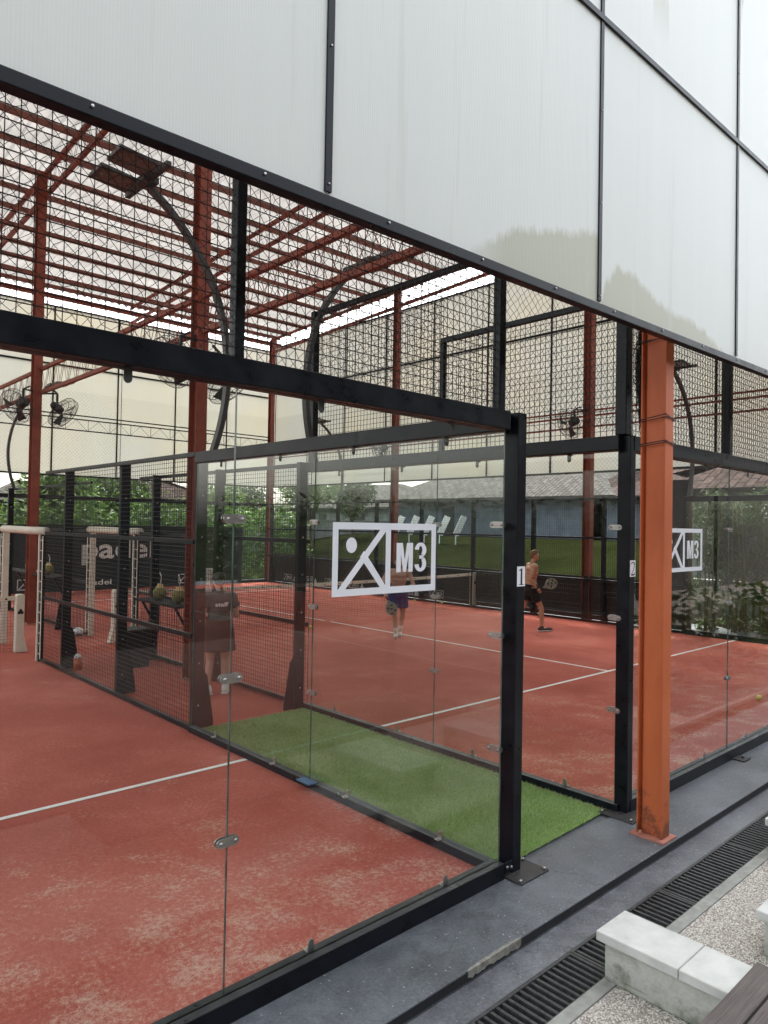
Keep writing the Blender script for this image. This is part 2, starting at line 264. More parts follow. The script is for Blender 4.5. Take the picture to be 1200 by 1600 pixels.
# ------------------------------------------------------------------ mesh helpers
def tag(o, label=None, cat=None, group=None, kind=None):
    if label: o['label'] = label
    if cat: o['category'] = cat
    if group: o['group'] = group
    if kind: o['kind'] = kind
    return o
def empty(name, loc, label, cat, group=None):
    o = bpy.data.objects.new(name, None); C.objects.link(o); o.location = loc; o.empty_display_size = .1
    return tag(o, label, cat, group)
def rootloc(o):
    v = Vector((0, 0, 0))
    while o is not None: v += o.location; o = o.parent
    return v
class MB:
    def __init__(s): s.v = []; s.f = []; s.mi = []; s.sm = []; s.mk = []
    def add(s, vs, fs, mi=0, sm=False):
        s.mk.append((len(s.v), len(s.f))); n = len(s.v); s.v += [tuple(q) for q in vs]; s.f += [tuple(i+n for i in f) for f in fs]; s.mi += [mi]*len(fs); s.sm += [sm]*len(fs); return s
    def box(s, x0, x1, y0, y1, z0, z1, mi=0):
        return s.add([(x0,y0,z0),(x1,y0,z0),(x1,y1,z0),(x0,y1,z0),(x0,y0,z1),(x1,y0,z1),(x1,y1,z1),(x0,y1,z1)],
                     [(3,2,1,0),(4,5,6,7),(0,1,5,4),(1,2,6,5),(2,3,7,6),(3,0,4,7)], mi)
    def bar(s, p, q, w=.05, h=.05, up=(0,0,1), mi=0):
        p = Vector(p); q = Vector(q); d = (q-p).normalized(); u = Vector(up)
        if abs(d.dot(u)) > .99: u = Vector((0,1,0))
        a = d.cross(u).normalized(); b = a.cross(d)
        vs = [e + a*sx*w/2 + b*sz*h/2 for e in (p, q) for sx, sz in ((-1,-1),(1,-1),(1,1),(-1,1))]
        return s.add(vs, [(3,2,1,0),(4,5,6,7),(0,1,5,4),(1,2,6,5),(2,3,7,6),(3,0,4,7)], mi)
    def tube(s, pts, r, n=8, mi=0, cap=True):
        pts = [Vector(p) for p in pts]; k = len(pts); rr = r if isinstance(r, (list, tuple)) else [r]*k; vs = []
        prev = None
        for i, p in enumerate(pts):
            d = (pts[min(i+1, k-1)] - pts[max(i-1, 0)]).normalized()
            u = Vector((0,0,1)) if abs(d.z) < .9 else Vector((1,0,0))
            if prev is not None: u = prev
            a = d.cross(u).normalized(); b = a.cross(d).normalized(); prev = b
            for j in range(n):
                t = 2*math.pi*j/n; vs.append(p + (a*math.cos(t) + b*math.sin(t))*rr[i])
        fs = [(i*n+j, i*n+(j+1)%n, (i+1)*n+(j+1)%n, (i+1)*n+j) for i in range(k-1) for j in range(n)]
        if cap: fs += [tuple(range(n))[::-1], tuple((k-1)*n+j for j in range(n))]
        return s.add(vs, fs, mi, n > 4)
    def ell(s, c, r, nu=14, nv=10, mi=0):
        c = Vector(c); r = Vector(r if hasattr(r, '__len__') else (r, r, r)); vs = [c + Vector((0,0,-r.z))]
        for i in range(1, nv):
            a = math.pi*i/nv - math.pi/2
            for j in range(nu):
                t = 2*math.pi*j/nu; vs.append(c + Vector((r.x*math.cos(a)*math.cos(t), r.y*math.cos(a)*math.sin(t), r.z*math.sin(a))))
        vs.append(c + Vector((0,0,r.z))); L = len(vs)-1
        fs = [(0, 1+(j+1)%nu, 1+j) for j in range(nu)]
        fs += [(1+i*nu+j, 1+i*nu+(j+1)%nu, 1+(i+1)*nu+(j+1)%nu, 1+(i+1)*nu+j) for i in range(nv-2) for j in range(nu)]
        fs += [(L, 1+(nv-2)*nu+j, 1+(nv-2)*nu+(j+1)%nu) for j in range(nu)]
        return s.add(vs, fs, mi, True)
    def cyl(s, c, axis, r, h, n=12, mi=0):
        c = Vector(c); a = Vector(axis).normalized(); return s.tube([c - a*h/2, c + a*h/2], r, n, mi)
    def prism(s, poly, org, ux, uy, depth, mi=0):     # poly in (u, v), extruded along ux x uy
        org = Vector(org); ux = Vector(ux); uy = Vector(uy); nz = ux.cross(uy).normalized()*depth; n = len(poly)
        vs = [org + ux*u + uy*v for u, v in poly] + [org + ux*u + uy*v + nz for u, v in poly]
        return s.add(vs, [tuple(range(n))[::-1], tuple(range(n, 2*n))] + [(i, (i+1)%n, n+(i+1)%n, n+i) for i in range(n)], mi)
    def wire(s, p, q, r=.0018):
        return s.bar(p, q, r*2, r*2, (0.13, 0.31, .94))
    def build(s, name, mats, parent=None, bevel=0, world=True, smooth=False):
        off = rootloc(parent) if (parent is not None and world) else Vector((0,0,0))
        me = bpy.data.meshes.new(name); me.from_pydata([(x-off.x, y-off.y, z-off.z) for x, y, z in s.v], [], s.f)
        if not isinstance(mats, (list, tuple)): mats = [mats]
        for q in mats: me.materials.append(q)
        me.polygons.foreach_set('material_index', s.mi); me.polygons.foreach_set('use_smooth', [True]*len(s.f) if smooth else s.sm); me.update()
        o = bpy.data.objects.new(name, me); C.objects.link(o); o.parent = parent
        if bevel:
            b = o.modifiers.new('bevel', 'BEVEL'); b.width = bevel; b.segments = 2; b.limit_method = 'ANGLE'
        return o
def build_each(mb, name, mat, parent, per=1, **k):      # every bolt, bracket or clamp its own object
    mk = mb.mk[::per] + [(len(mb.v), len(mb.f))]; out = []
    for (v0, f0), (v1, f1) in zip(mk, mk[1:]):
        q = MB(); q.v = mb.v[v0:v1]; q.f = [tuple(i-v0 for i in f) for f in mb.f[f0:f1]]; q.mi = mb.mi[f0:f1]; q.sm = mb.sm[f0:f1]; out.append(q.build(name, mat, parent, **k))
    return out
def struct(name, mb, mat, **k): return tag(mb.build(name, mat, **k), kind='structure')
def copy_tree(o, parent=None):
    c = o.copy(); C.objects.link(c); c.parent = parent
    for ch in o.children: copy_tree(ch, c)
    return c
def text_mb(txt, size, xs=1.0, bold=0.0, depth=.002):
    cu = bpy.data.curves.new('t', 'FONT'); cu.body = txt; cu.size = size; cu.extrude = 0; cu.offset = bold; cu.space_character = 1.0; cu.resolution_u = 4
    o = bpy.data.objects.new('t', cu); C.objects.link(o); dg = bpy.context.evaluated_depsgraph_get(); me = bpy.data.meshes.new_from_object(o.evaluated_get(dg))
    vs = [(v.co.x*xs, v.co.y) for v in me.vertices]; fs = [tuple(p.vertices) for p in me.polygons]
    bpy.data.objects.remove(o); bpy.data.curves.remove(cu); bpy.data.meshes.remove(me)
    x0 = min(v[0] for v in vs); x1 = max(v[0] for v in vs); y0 = min(v[1] for v in vs); y1 = max(v[1] for v in vs)
    return [((a-x0)/(x1-x0), (b-y0)/(y1-y0)) for a, b in vs], fs
def put_text(mb, txt, org, ux, uy, wd, ht, bold=0.0, mi=0, d=0.0):
    vs, fs = text_mb(txt, 1.0, 1.0, bold); org = Vector(org); ux = Vector(ux); uy = Vector(uy)
    mb.add([org + ux*(u*wd) + uy*(v*ht) for u, v in vs], fs, mi)

# ------------------------------------------------------------------ setting
b = MB(); b.box(-400, 400, -300, 600, -.4, -.105); struct('ground', b, M['field'])
def gz(x, y):       # the field climbs gently beyond the far side of the right court
    t = max(0, min(1, (x-14)/15)) * max(0, min(1, (y-6.5)/4)); return -.10 + 1.75*t*t*(3-2*t)
b = MB(); gx = [13.2+.8*i for i in range(26)] + [40, 60, 120, 390]; gy = [5.5+.8*i for i in range(50)] + [50, 70, 120, 590]
b.add([(x, y, gz(x, y)+.004 + .03*mnoise.noise(Vector((x*.5, y*.5, 0)))*(1 if 14 < x < 40 else 0)) for y in gy for x in gx], [(j*len(gx)+i, j*len(gx)+i+1, (j+1)*len(gx)+i+1, (j+1)*len(gx)+i) for j in range(len(gy)-1) for i in range(len(gx)-1)])
struct('field_slope', b, M['field'], smooth=True)
H = 2.955; CW = 1.50; GX = 1.52; FX = 11.52
def sheet(x0, x1, y0, y1, z, mat, name):
    b = MB(); b.add([(x0,y0,z),(x1,y0,z),(x1,y1,z),(x0,y1,z)], [(0,1,2,3)]); return struct(name, b, mat)
b = MB(); b.box(-12, 13.4, .02, 21.5, -.10, -.012); struct('court_base', b, M['slab'])
sheet(-10.0, .04, .03, 20, -.004, M['turf1'], 'court_floor')
sheet(.04, 1.47, 3.95, 21, -.006, M['turf2'], 'alley_floor')
sheet(1.47, 11.56, .03, 20, -.003, M['turf2'], 'court_floor')
b = MB()
for x0, x1 in ((-10, 0), (1.52, 11.52)):
    b.box(x0+.03, x1-.03, 2.93, 2.98, -.002, .0012)
    b.box(x0+.03, x1-.03, 17.0, 17.05, -.002, .0012)
    for ya, yb in ((2.985, 9.9), (10.1, 16.995)):
        b.box((x0+x1)/2-.025, (x0+x1)/2+.025, ya, yb, -.002, .001)
struct('court_line', b, M['white'])
# perimeter slabs
b = MB(); b.box(-14, 16, -.5, .02, -.10, .0); o = struct('perimeter_slab', b, M['slab'], bevel=.006)
b = MB(); b.box(-14, 16, -.504, -.5005, -.048, -.004); struct('step_edge', b, M['riser'])
b = MB(); b.box(-14, 16, -.70, -.503, -.16, -.06); struct('lower_slab', b, M['slab2'])
b = MB(); b.box(-14, 16, -.93, -.703, -.30, -.20); struct('drain_channel', b, M['dark'])
b = MB(); b.box(-14, 16, -1.0, -.93, -.20, -.055); struct('kerb', b, M['curb'], bevel=.004)
b = MB(); b.box(-14, 5.0, -9, -1.003, -.20, -.062); struct('gravel_path', b, M['gravel'])
b = MB(); b.box(5.003, 70, -9, -1.003, -.20, -.065); struct('unseen_dark_bed', b, M['dark'])  # unseen dark bed, replaces gravel to cut its pale reflection
b = MB(); b.box(-30, 70, -9.4, -2.9, -.06, -.045); struct('unseen_deck', b, M['wood'])  # unseen deck, added to dull the ground reflected in the glass
# bare patch where the step paint has peeled
b = MB(); pts = []
for i in range(25):
    t = i/24; x = -.92 + .44*t; w_ = .012*math.sin(math.pi*t)**.5*(1+.5*mnoise.noise(Vector((t*9, 0, 0)))) + .006*random.random(); pts.append((x, -.4995+w_, .0))
vs = [(x, -.5055, .003) for x, y, z in pts] + [(x, y, .003) for x, y, z in pts] + [(x, -.5065, -.026 - .020*random.random()) for x, y, z in pts]
n_ = len(pts); fs = [(i, i+1, n_+i+1, n_+i) for i in range(n_-1)] + [(2*n_+i, 2*n_+i+1, i+1, i) for i in range(n_-1)]
b.add(vs, fs); struct('bare_patch', b, M['bare'])

# artificial grass strip in the alley
b = MB(); b.add([(.10, .06, .001), (1.47, .10, .001), (1.47, 4.12, .001), (.10, 3.95, .001)], [(0,1,2,3)])
g = random.Random(3); vs = []; fs = []
for i in range(70000):
    x = g.uniform(.10, 1.47); y = g.uniform(.03, 4.1)
    if y < .05 + .05*(x/1.47) + .012*mnoise.noise(Vector((x*30, 0, 0))): continue
    a = g.uniform(0, 6.283); h = g.uniform(.012, .026); wv = .0022 + .0008*(y); lx = g.uniform(-.012, .012) + .006; ly = g.uniform(-.012, .012)
    ca, sa = math.cos(a)*wv, math.sin(a)*wv; k = len(vs)
    vs += [(x-ca, y-sa, .001), (x+ca, y+sa, .001), (x+lx, y+ly, h)]; fs.append((k, k+1, k+2))
b.add(vs, fs, 1); tag(b.build('artificial_grass', [M['abase'], M['agrass']]), 'bright green artificial grass strip between the two glass courts', 'grass', kind='stuff')

# ------------------------------------------------------------------ fittings
def grid_mb(org, ux, L, z0, z1, sp=.0545, r=.0018, mb=None, spz=None):
    mb = mb or MB(); org = Vector(org); ux = Vector(ux); n = int(round(L/sp)); spz = spz or sp
    for i in range(n+1):
        p = org + ux*(L*i/n); mb.wire(p + Vector((0,0,z0)), p + Vector((0,0,z1)), r)
    k = int(round((z1-z0)/spz))
    for j in range(k+1):
        z = Vector((0,0, z0 + (z1-z0)*j/k)); off = ux.cross(Vector((0,0,1)))*(r*2)
        mb.wire(org + z + off, org + ux*L + z + off, r)
    return mb
def clamp_plate(mb, c, ux, n, L=.115, Hh=.042):     # stadium plate with two bolt heads
    c = Vector(c); ux = Vector(ux); n = Vector(n); uz = Vector((0,0,1)); r = Hh/2; pl = []
    for k in range(9): t = -math.pi/2 + math.pi*k/8; pl.append((L/2-r + r*math.cos(t), r*math.sin(t)))
    for k in range(9): t = math.pi/2 + math.pi*k/8; pl.append((-L/2+r + r*math.cos(t), r*math.sin(t)))
    sgn = 1 if ux.cross(uz).dot(n) > 0 else -1
    mb.prism(pl, c + n*.007, ux, uz, .005*sgn)
    for sx in (-1, 1): mb.cyl(c + ux*sx*(L/2-r) + n*.014, n, .009, .009, 10)
def bracket(mb, c, ux, n, up=1):        # L shaped foot bracket, upright on the glass, foot on the rail
    c = Vector(c); ux = Vector(ux); n = Vector(n); uz = Vector((0,0,up)); pl = [(-.018, 0), (.018, 0)] + [(.018*math.cos(math.pi*k/8), .045 + .018*math.sin(math.pi*k/8)) for k in range(9)]
    sgn = 1 if ux.cross(uz).dot(n) > 0 else -1
    mb.prism(pl, c + n*.0065, ux, uz, .004*sgn)
    mb.bar(c + n*.007 + uz*.002, c + n*.05 + uz*.002, .036, .004)
    mb.cyl(c + n*.014 + uz*.045, n, .008, .01, 8); mb.cyl(c + n*.033 + uz*.008, (0,0,1), .008, .008, 8)
def pane(root, p0, ux, L, z0=.10, z1=2.95, label=None):
    ux = Vector(ux); nrm = ux.cross(Vector((0,0,1))); a = Vector(p0) + ux*.002; e = Vector(p0) + ux*(L-.002); mb = MB()
    t = nrm*.005; q = [a-t, e-t, e+t, a+t]
    vs = [(v.x, v.y, z) for z in (z0, z1) for v in q]
    mb.add(vs, [(0,1,5,4), (2,3,7,6)], 0); mb.add(vs, [(1,2,6,5), (3,0,4,7), (4,5,6,7), (3,2,1,0)], 1)
    o = mb.build('glass_pane', [M['glass'], M['edge']], root)
    if label: o['label'] = label
    return o
def glass_wall(name, label, org, ux, L, n_out, first=0, joints=(2,), posts=(), h=H, clamps=(2.23, 1.513, .785), clamp_ends=(), cat='glass wall', bdepth=(.05, .07), rw=.10, rh=.10):
    """org: start point, ux: unit run, n_out: outward normal"""
    root = empty(name, org, label, cat, 'glass court walls'); org = Vector(org); ux = Vector(ux); n = Vector(n_out)
    rb = MB(); c = n*0.0
    rb.bar(org + c + Vector((0,0,rh/2)), org + ux*L + c + Vector((0,0,rh/2)), rw, rh); rb.build('base_rail', M['black'], root, .004)
    tb = MB(); cen = n*(bdepth[0]-bdepth[1])/2; tb.bar(org + cen + Vector((0,0,h-.06)), org + ux*L + cen + Vector((0,0,h-.06)), sum(bdepth), .12); tb.build('top_beam', M['black'], root, .008)
    js = [0] + list(joints) + [L]
    for i in range(len(js)-1):
        p = org + ux*js[i]; w_ = js[i+1]-js[i]; pn = pane(root, p, ux, w_, rh, h-.12)
        mb = MB(); mt = MB()
        for f in (.25, .75):
            bracket(mb, p + ux*(w_*f) + Vector((0,0,rh)), ux, -n); bracket(mt, p + ux*(w_*f) + Vector((0,0,h-.12)), ux, -n, -1)
        build_each(mb, 'bracket', M['steel'], root, 4); build_each(mt, 'bracket', M['lamp'], root, 4)
    for j in js[1:-1] + list(clamp_ends):
        for z in clamps:
            mb = MB()
            for s_ in (1, -1): clamp_plate(mb, org + ux*j + Vector((0,0,z)), ux, n*s_)
            build_each(mb, 'clamp', M['steel'], root, 3)
    return root
def glyphs(mb, org, ux, uy, wd, ht, mi=0):      # condensed heavy M3
    org = Vector(org); ux = Vector(ux); uy = Vector(uy)
    def q(*pts): mb.add([org + ux*(u*wd) + uy*(v*ht) for u, v in pts], [tuple(range(len(pts)))], mi)
    q((0,0), (.145,0), (.145,1), (0,1)); q((.395,0), (.54,0), (.54,1), (.395,1))
    q((.145,1), (.145,.62), (.225,0), (.27,0), (.27,.40), (.20,1)); q((.395,1), (.34,1), (.27,.40), (.27,0), (.315,0), (.395,.62))
    def arc(cx, cy, rx, ry, t0, t1, tx, ty, n=14):
        for k in range(n):
            a, b = math.radians(t0+(t1-t0)*k/n), math.radians(t0+(t1-t0)*(k+1)/n)
            q((cx+rx*math.cos(a), cy+ry*math.sin(a)), (cx+rx*math.cos(b), cy+ry*math.sin(b)), (cx+(rx-tx)*math.cos(b), cy+(ry-ty)*math.sin(b)), (cx+(rx-tx)*math.cos(a), cy+(ry-ty)*math.sin(a)))
    arc(.80, .745, .20, .265, 175, -62, .14, .12); arc(.80, .265, .20, .275, 62, -175, .14, .125); q((.76,.44), (.90,.44), (.90,.56), (.76,.56))
def logo(parent, x0, z0, y):
    mb = MB(); D = .0015
    def rct(a, b_, c, d): mb.box(x0+a, x0+b_, y-D, y, z0+c, z0+d)
    w_, h_ = .762, .380; t = .036; dv = .386
    rct(0, w_, 0, t); rct(0, w_, h_-t, h_); rct(0, t, t, h_-t); rct(w_-t, w_, t, h_-t); rct(dv-.018, dv+.018, t, h_-t)
    def q(pts): mb.prism(pts, (x0, y-.0003-.0002*(len(mb.f)%7), z0), (1,0,0), (0,0,1), D)
    q([(t-.002, t-.006), (t+.045, t-.006), (dv-.006, h_-t+.006), (dv-.054, h_-t+.006)])
    q([(.185, .20), (dv-.052, t-.006), (dv-.006, t-.006), (.212, .232)])
    mb.prism([(.125+.036*math.cos(2*math.pi*k/24), .262+.040*math.sin(2*math.pi*k/24)) for k in range(24)], (x0, y-.0003, z0), (1,0,0), (0,0,1), D)
    glyphs(mb, (x0+.448, y-D, z0+.112), (1,0,0), (0,0,1), .236, .161)
    return mb.build('logo', M['vinyl'], parent)

# court one: back glass wall facing the path
gw = glass_wall('glass_wall', 'nearest glass wall with dark top beam and white M3 logo, left of post 1', (-6.2, 0, 0), (1,0,0), 6.17, (0,-1,0), joints=(2.2, 4.2))
pn = [c for c in gw.children if c.name.startswith('glass_pane')][-1]
logo(pn, -1.431, 1.845, -.0062)
def post(root, x0, x1, y0, y1, z0, z1, name='post'): b = MB(); b.box(x0, x1, y0, y1, z0, z1); return b.build(name, M['black'], root, .006)
post(gw, .055, .145, -.045, .065, .008, H+.004, 'corner_post'); post(gw, -2.03, -1.98, -.03, .03, H, 5.2, 'upper_post'); post(gw, -.125, -.07, -.03, .03, H, 5.2, 'upper_post'); post(gw, -4.04, -3.95, -.03, .06, H, 5.2, 'upper_post')
b = MB(); b.box(-.02, .28, -.17, .10, .0, .010); pl_ = b.build('base_plate', M['plate'], gw, .003)
b = MB()
for x, y in ((0, -.15), (.255, -.15), (.255, .02), (.21, .075)): b.cyl((x, y, .018), (0,0,1), .010, .018, 6)
build_each(b, 'bolt', M['steel'], pl_)
b = MB(); b.box(-.03, .046, -.052, -.045, .035, .10); c_ = b.build('corner_cleat', M['black'], gw)
b = MB(); b.cyl((-.012, -.056, .072), (0,1,0), .010, .01, 10); b.cyl((.030, -.056, .062), (0,1,0), .010, .01, 10); build_each(b, 'bolt', M['steel'], c_)
grid_mb((-6.2, .02, 0), (1,0,0), 6.12, H, 5.1).build('wire_panel', M['wire'], gw)
b = MB(); b.box(-2.35, -2.1, -.16, -.05, .002, .014); b.cyl((-2.22, -.11, .02), (0,0,1), .012, .02, 6); b.build('floor_plate', M['plate'], gw)
# court one side wall
gs = glass_wall('glass_wall', 'side glass wall of the left court, running back from post 1 along the green strip', (0, .02, 0), (0,1,0), 4.08, (1,0,0), joints=(2.0,), clamp_ends=(0.05,), bdepth=(.08, .03), rw=.075, rh=.06)
b = MB(); b.box(-.10, -.01, 1.90, 2.08, .058, .066); b.build('rubber_strip', M['blue'], gs)
# court two side + back walls
gt = glass_wall('glass_wall', 'side glass wall of the right court, running back from post 2 along the green strip', (GX, .02, 0), (0,1,0), 4.08, (-1,0,0), joints=(2.0,), clamp_ends=(.06,), bdepth=(.08, .03), rw=.075, rh=.06)
g2 = glass_wall('glass_wall', 'glass wall right of the orange column with half hidden M3 logo', (1.56, 0, 0), (1,0,0), 9.9, (0,-1,0), joints=(1.98, 3.98, 5.98, 7.98))
pn = [c for c in g2.children if c.name.startswith('glass_pane')][0]
logo(pn, 2.158, 1.852, -.0062)
post(g2, 1.51, 1.595, -.045, .065, .008, H+.004, 'corner_post')
for x in (3.5, 5.5, 7.5, 9.5): post(g2, x-.035, x+.035, -.03, .05, H, 5.2, 'upper_post')
post(g2, 1.46, 1.555, -.03, .065, H+.004, 5.2, 'upper_post')
b = MB(); b.box(1.37, 1.63, -.17, .13, .0, .010); pl_ = b.build('base_plate', M['plate'], g2, .003)
b = MB()
for x, y in ((1.40, .10), (1.40, -.14), (1.56, -.14), (1.60, -.10)): b.cyl((x, y, .018), (0,0,1), .010, .018, 6)
build_each(b, 'bolt', M['steel'], pl_)
for x in (3.55, 7.55): b = MB(); b.box(x, x+.16, -.16, -.05, .002, .012); b.cyl((x+.1, -.11, .018), (0,0,1), .012, .016, 6); b.build('floor_plate', M['plate'], g2)
grid_mb((1.6, .02, 0), (1,0,0), 9.9, H, 5.1).build('wire_panel', M['wire'], g2)
# far side glass of court two, front corner
glass_wall('glass_wall', 'far right glass wall in front of the bamboo', (FX, .06, 0), (0,1,0), 3.94, (1,0,0), joints=(1.94,), bdepth=(.03, .08))
glass_wall('glass_wall', 'distant back glass wall behind the dark padel screen', (1.56, 20, 0), (1,0,0), 9.9, (0,1,0), joints=(1.98, 3.98, 5.98, 7.98), clamps=(1.5,))
# number signs
def num_sign(x, z, txt, label):
    e = empty('number_sign', (x, -.047, z), label, 'sign', 'number signs on the posts')
    b = MB(); b.box(x, x+.082, -.0495, -.0465, z, z+.128); b.build('plate', M['vinyl'], e)
    b = MB(); y = -.0505; P_ = lambda pts: b.prism([(u*.082, v*.128) for u, v in pts], (x, y+.0008, z), (1,0,0), (0,0,1), .0008)
    if txt == '1':
        P_([(.42, .1), (.62, .1), (.62, .9), (.52, .9), (.22, .82), (.22, .78), (.42, .80)]); P_([(.25, .07), (.80, .07), (.80, .11), (.25, .11)])
    else:
        n = 12; arc = [(.5+.27*math.cos(math.radians(160-200*k/n)), .68+.22*math.sin(math.radians(160-200*k/n))) for k in range(n+1)]
        arc += [(.60, .42), (.40, .25), (.22, .12)]
        for i in range(len(arc)-1):
            (u0, v0), (u1, v1) = arc[i], arc[i+1]; t = .05 + .07*abs(math.sin(math.pi*min(1, i/9)))
            P_([(u0-t, v0), (u1-t, v1), (u1+t, v1+.002), (u0+t, v0+.002)][::1])
        P_([(.18, .07), (.80, .07), (.84, .26), (.78, .26), (.74, .17), (.18, .15)])
    b.build('numeral', M['ink'], e)
num_sign(.058, 1.835, '1', 'white plate with black 1 on the nearer black post')
num_sign(1.515, 1.845, '2', 'white plate with black 2 on the black post beside the orange column')

# ------------------------------------------------------------------ mesh fences
def fence_post(root, x, y, n, z1=H, gus=True):
    """thick slotted post with triangular gusset foot on the outer side n (unit x sign)"""
    b = MB(); xa, xb = sorted((x + n*.03, x + n*.15)); b.box(xa, xb, y-.035, y+.035, 0, z1)
    if gus:
        pl = [(0, 0), (.13, 0), (.13, .06), (.05, .55), (0, .62)]; b.prism(pl, (x+n*.15, y-.01*n, .0), (n, 0, 0), (0,0,1), .02)
    o = b.build('post', M['black'], root, .003)
    q = MB()
    for z in (.25, .7, 1.15, 1.6, 2.05, 2.5): q.cyl((x + n*.09, y-.038, z), (0,1,0), .010, .008, 6)
    build_each(q, 'bolt', M['steel'], o)
    return o
def mesh_fence(label, x, y0, y1, n, posts, z1=H, rails=(.03, 1.0, 2.0), wires=True, fr=.05):
    e = empty('mesh_fence', (x, y0, 0), label, 'fence', 'wire mesh court fences')
    for z in rails + (z1-.02,):
        b = MB(); b.box(x-.02, x+.02, y0, y1, z-fr/2, z+fr/2); b.build('rail', M['black'], e, .003)
    for y in posts: fence_post(e, x, y, n, z1)
    if wires: grid_mb((x - n*.02, y0, 0), (0,1,0), y1-y0, .03, z1-.03,   .0545, .0021).build('wire_panel', M['wire'], e)
    return e
f1 = mesh_fence('left court side mesh fence nearest the viewer, from glass to padded opening', 0, 4.12, 8.9, 1, (4.16, 6.15, 8.15))
mesh_fence('right court inner mesh fence beside the staff woman', GX, 4.12, 8.9, -1, (4.16, 6.1, 8.1))
mesh_fence('right court inner mesh fence beyond the padded opening', GX, 11.1, 16, -1, (12.1, 14.1, 16.0))
mesh_fence('far right court mesh fence in front of the grass field', FX, 4.02, 16, 1, (4.05, 6.0, 8.0, 10.0, 12.0, 14.0, 15.95))
mesh_fence('small upper-left far mesh fence section at the rear corner of the right court', FX, 16.05, 20, 1, (18.0, 19.9))
# upper mesh panels on the inner side of the right court
e = empty('upper_mesh_panel', (GX, 0, H), 'raised black wire mesh above the right court side glass', 'fence')
b = MB(); b.bar((GX, 4.05, 4.75), (GX, .08, 4.75), .05, .06); b.build('rail', M['black'], e, .004)
b = MB(); b.bar((GX, 1.97, 4.06), (GX, .08, 4.06), .045, .05); b.build('rail', M['black'], e, .004)
b = MB(); b.box(GX-.045, GX+.035, 4.03, 4.11, H, 4.78); b.build('post', M['black'], e, .004)
b = MB(); b.box(GX-.02, GX+.025, 1.95, 2.0, H, 4.085); b.build('post', M['black'], e, .004)
gm = grid_mb((GX+.03, 2.0, 0), (0,1,0), 2.05, H, 4.75,   .0545, .0021); grid_mb((GX+.03, .08, 0), (0,1,0), 1.9, H, 4.06,   .0545, .0021, gm); gm.build('wire_panel', M['wire'], e)
# padded openings: uprights, laced edges and top bar
def opening(x, label, n, far=True):
    e = empty('padded_opening', (x, 8.9, 0), label, 'gateway', 'padded openings at the net')
    for y, s_ in ((8.95, 1), (11.05, -1)):
        b = MB(); b.box(x-.035, x+.035, y, y+s_*.05, 0, 2.02) if s_ > 0 else b.box(x-.035, x+.035, y-.05, y, 0, 2.02); b.build('frame', M['black'], e)
        b = MB(); b.box(x-n*.0-.055, x+.055, *(sorted((y+s_*.055, y+s_*.10))), .0, 1.97); b.build('pad', M['pad'], e, .012)
        b = MB()
        for k in range(12):
            z = .12 + k*.16; b.bar((x-.04, y-s_*.08, z), (x-.04, y+s_*.06, z+.01), .006, .012)
        b.bar((x-.042, y-s_*.08, .05), (x-.042, y-s_*.08, 1.95), .006, .03); b.build('lacing', M['pad'], e)
    b = MB(); b.tube([(x, 8.86, 2.03), (x, 9.6, 2.025), (x, 10.4, 2.03), (x, 11.15, 2.03)], .062, 12); b.build('top_pad', M['pad'], e, smooth=False)
    return e
opening(0, 'cream padded gateway of the left court at the left edge', 1)
opening(GX, 'cream padded gateway of the right court seen through two fences', -1)

# nets
def tennis_net(x0, x1, label):
    e = empty('court_net', (x0, 10, 0), label, 'net', 'court nets'); b = MB()
    n = 110
    def zt(t): return .93 - .05*math.sin(math.pi*t)
    L = x1 - x0
    for i in range(int(L/.048)+1):
        t = i*.048/L; b.wire((x0+i*.048, 10, .02), (x0+i*.048, 10, zt(t)-.03), .0016)
    for j in range(18):
        for k in range(8):
            ta, tb = k/8, (k+1)/8; b.wire((x0+ta*L, 10.002, .02+(zt(ta)-.05)*j/17), (x0+tb*L, 10.002, .02+(zt(tb)-.05)*j/17), .0016)
    b.build('mesh', M['netm'], e)
    b = MB()
    for k in range(16):
        ta, tb = k/16, (k+1)/16; b.bar((x0+ta*L, 10, zt(ta)-.03), (x0+tb*L, 10, zt(tb)-.03), .012, .07)
    t_ = b.build('tape', M['pad'], e)
    b = MB()
    for k in range(24):
        t = (k+.5)/24; x = x0+t*L; z = zt(t)-.033
        b.prism([(-.022, -.02), (.022, -.02), (0, .024)], (x, 9.9935, z), (1,0,0), (0,0,1), .0012) if k % 2 else b.prism([(-.05, -.008), (.05, -.004), (.05, .010), (-.05, .006)], (x, 9.9935, z), (1,0,0), (0,0,1), .0012)
    b.build('marking', M['ink'], t_)
    for x, s_ in ((x0, 1), (x1, -1)):
        b = MB(); w_ = .13; pl = [(-.065, 0), (.13, 0), (.065, .28), (.065, .93), (.045, .96), (-.045, .96), (-.065, .93)]
        if s_ < 0: pl = [(-u, v) for u, v in pl][::-1]
        pl = [(-u, v) for u, v in pl][::-1]
        b.prism(pl, (x - s_*.02, 9.90, 0), (1,0,0), (0,0,1), .0) if 0 else b.prism(pl, (x - s_*.0, 10.07, 0), (1,0,0), (0,0,1), .14)
        p_ = b.build('post_pad', M['pad'], e, .012)
        b = MB(); sx = x
        for dx, dz in ((-.022, 0), (.022, 0), (0, .035)): b.ell((sx+dx, 9.926, .66+dz), (.026, .004, .028), 8, 6)
        b.build('emblem', M['ink'], p_)
    return e
tennis_net(-9.95, -.03, 'left court net with cream post pad at the left edge'); tennis_net(1.60, 11.62, 'right court net with white tape behind the glass')

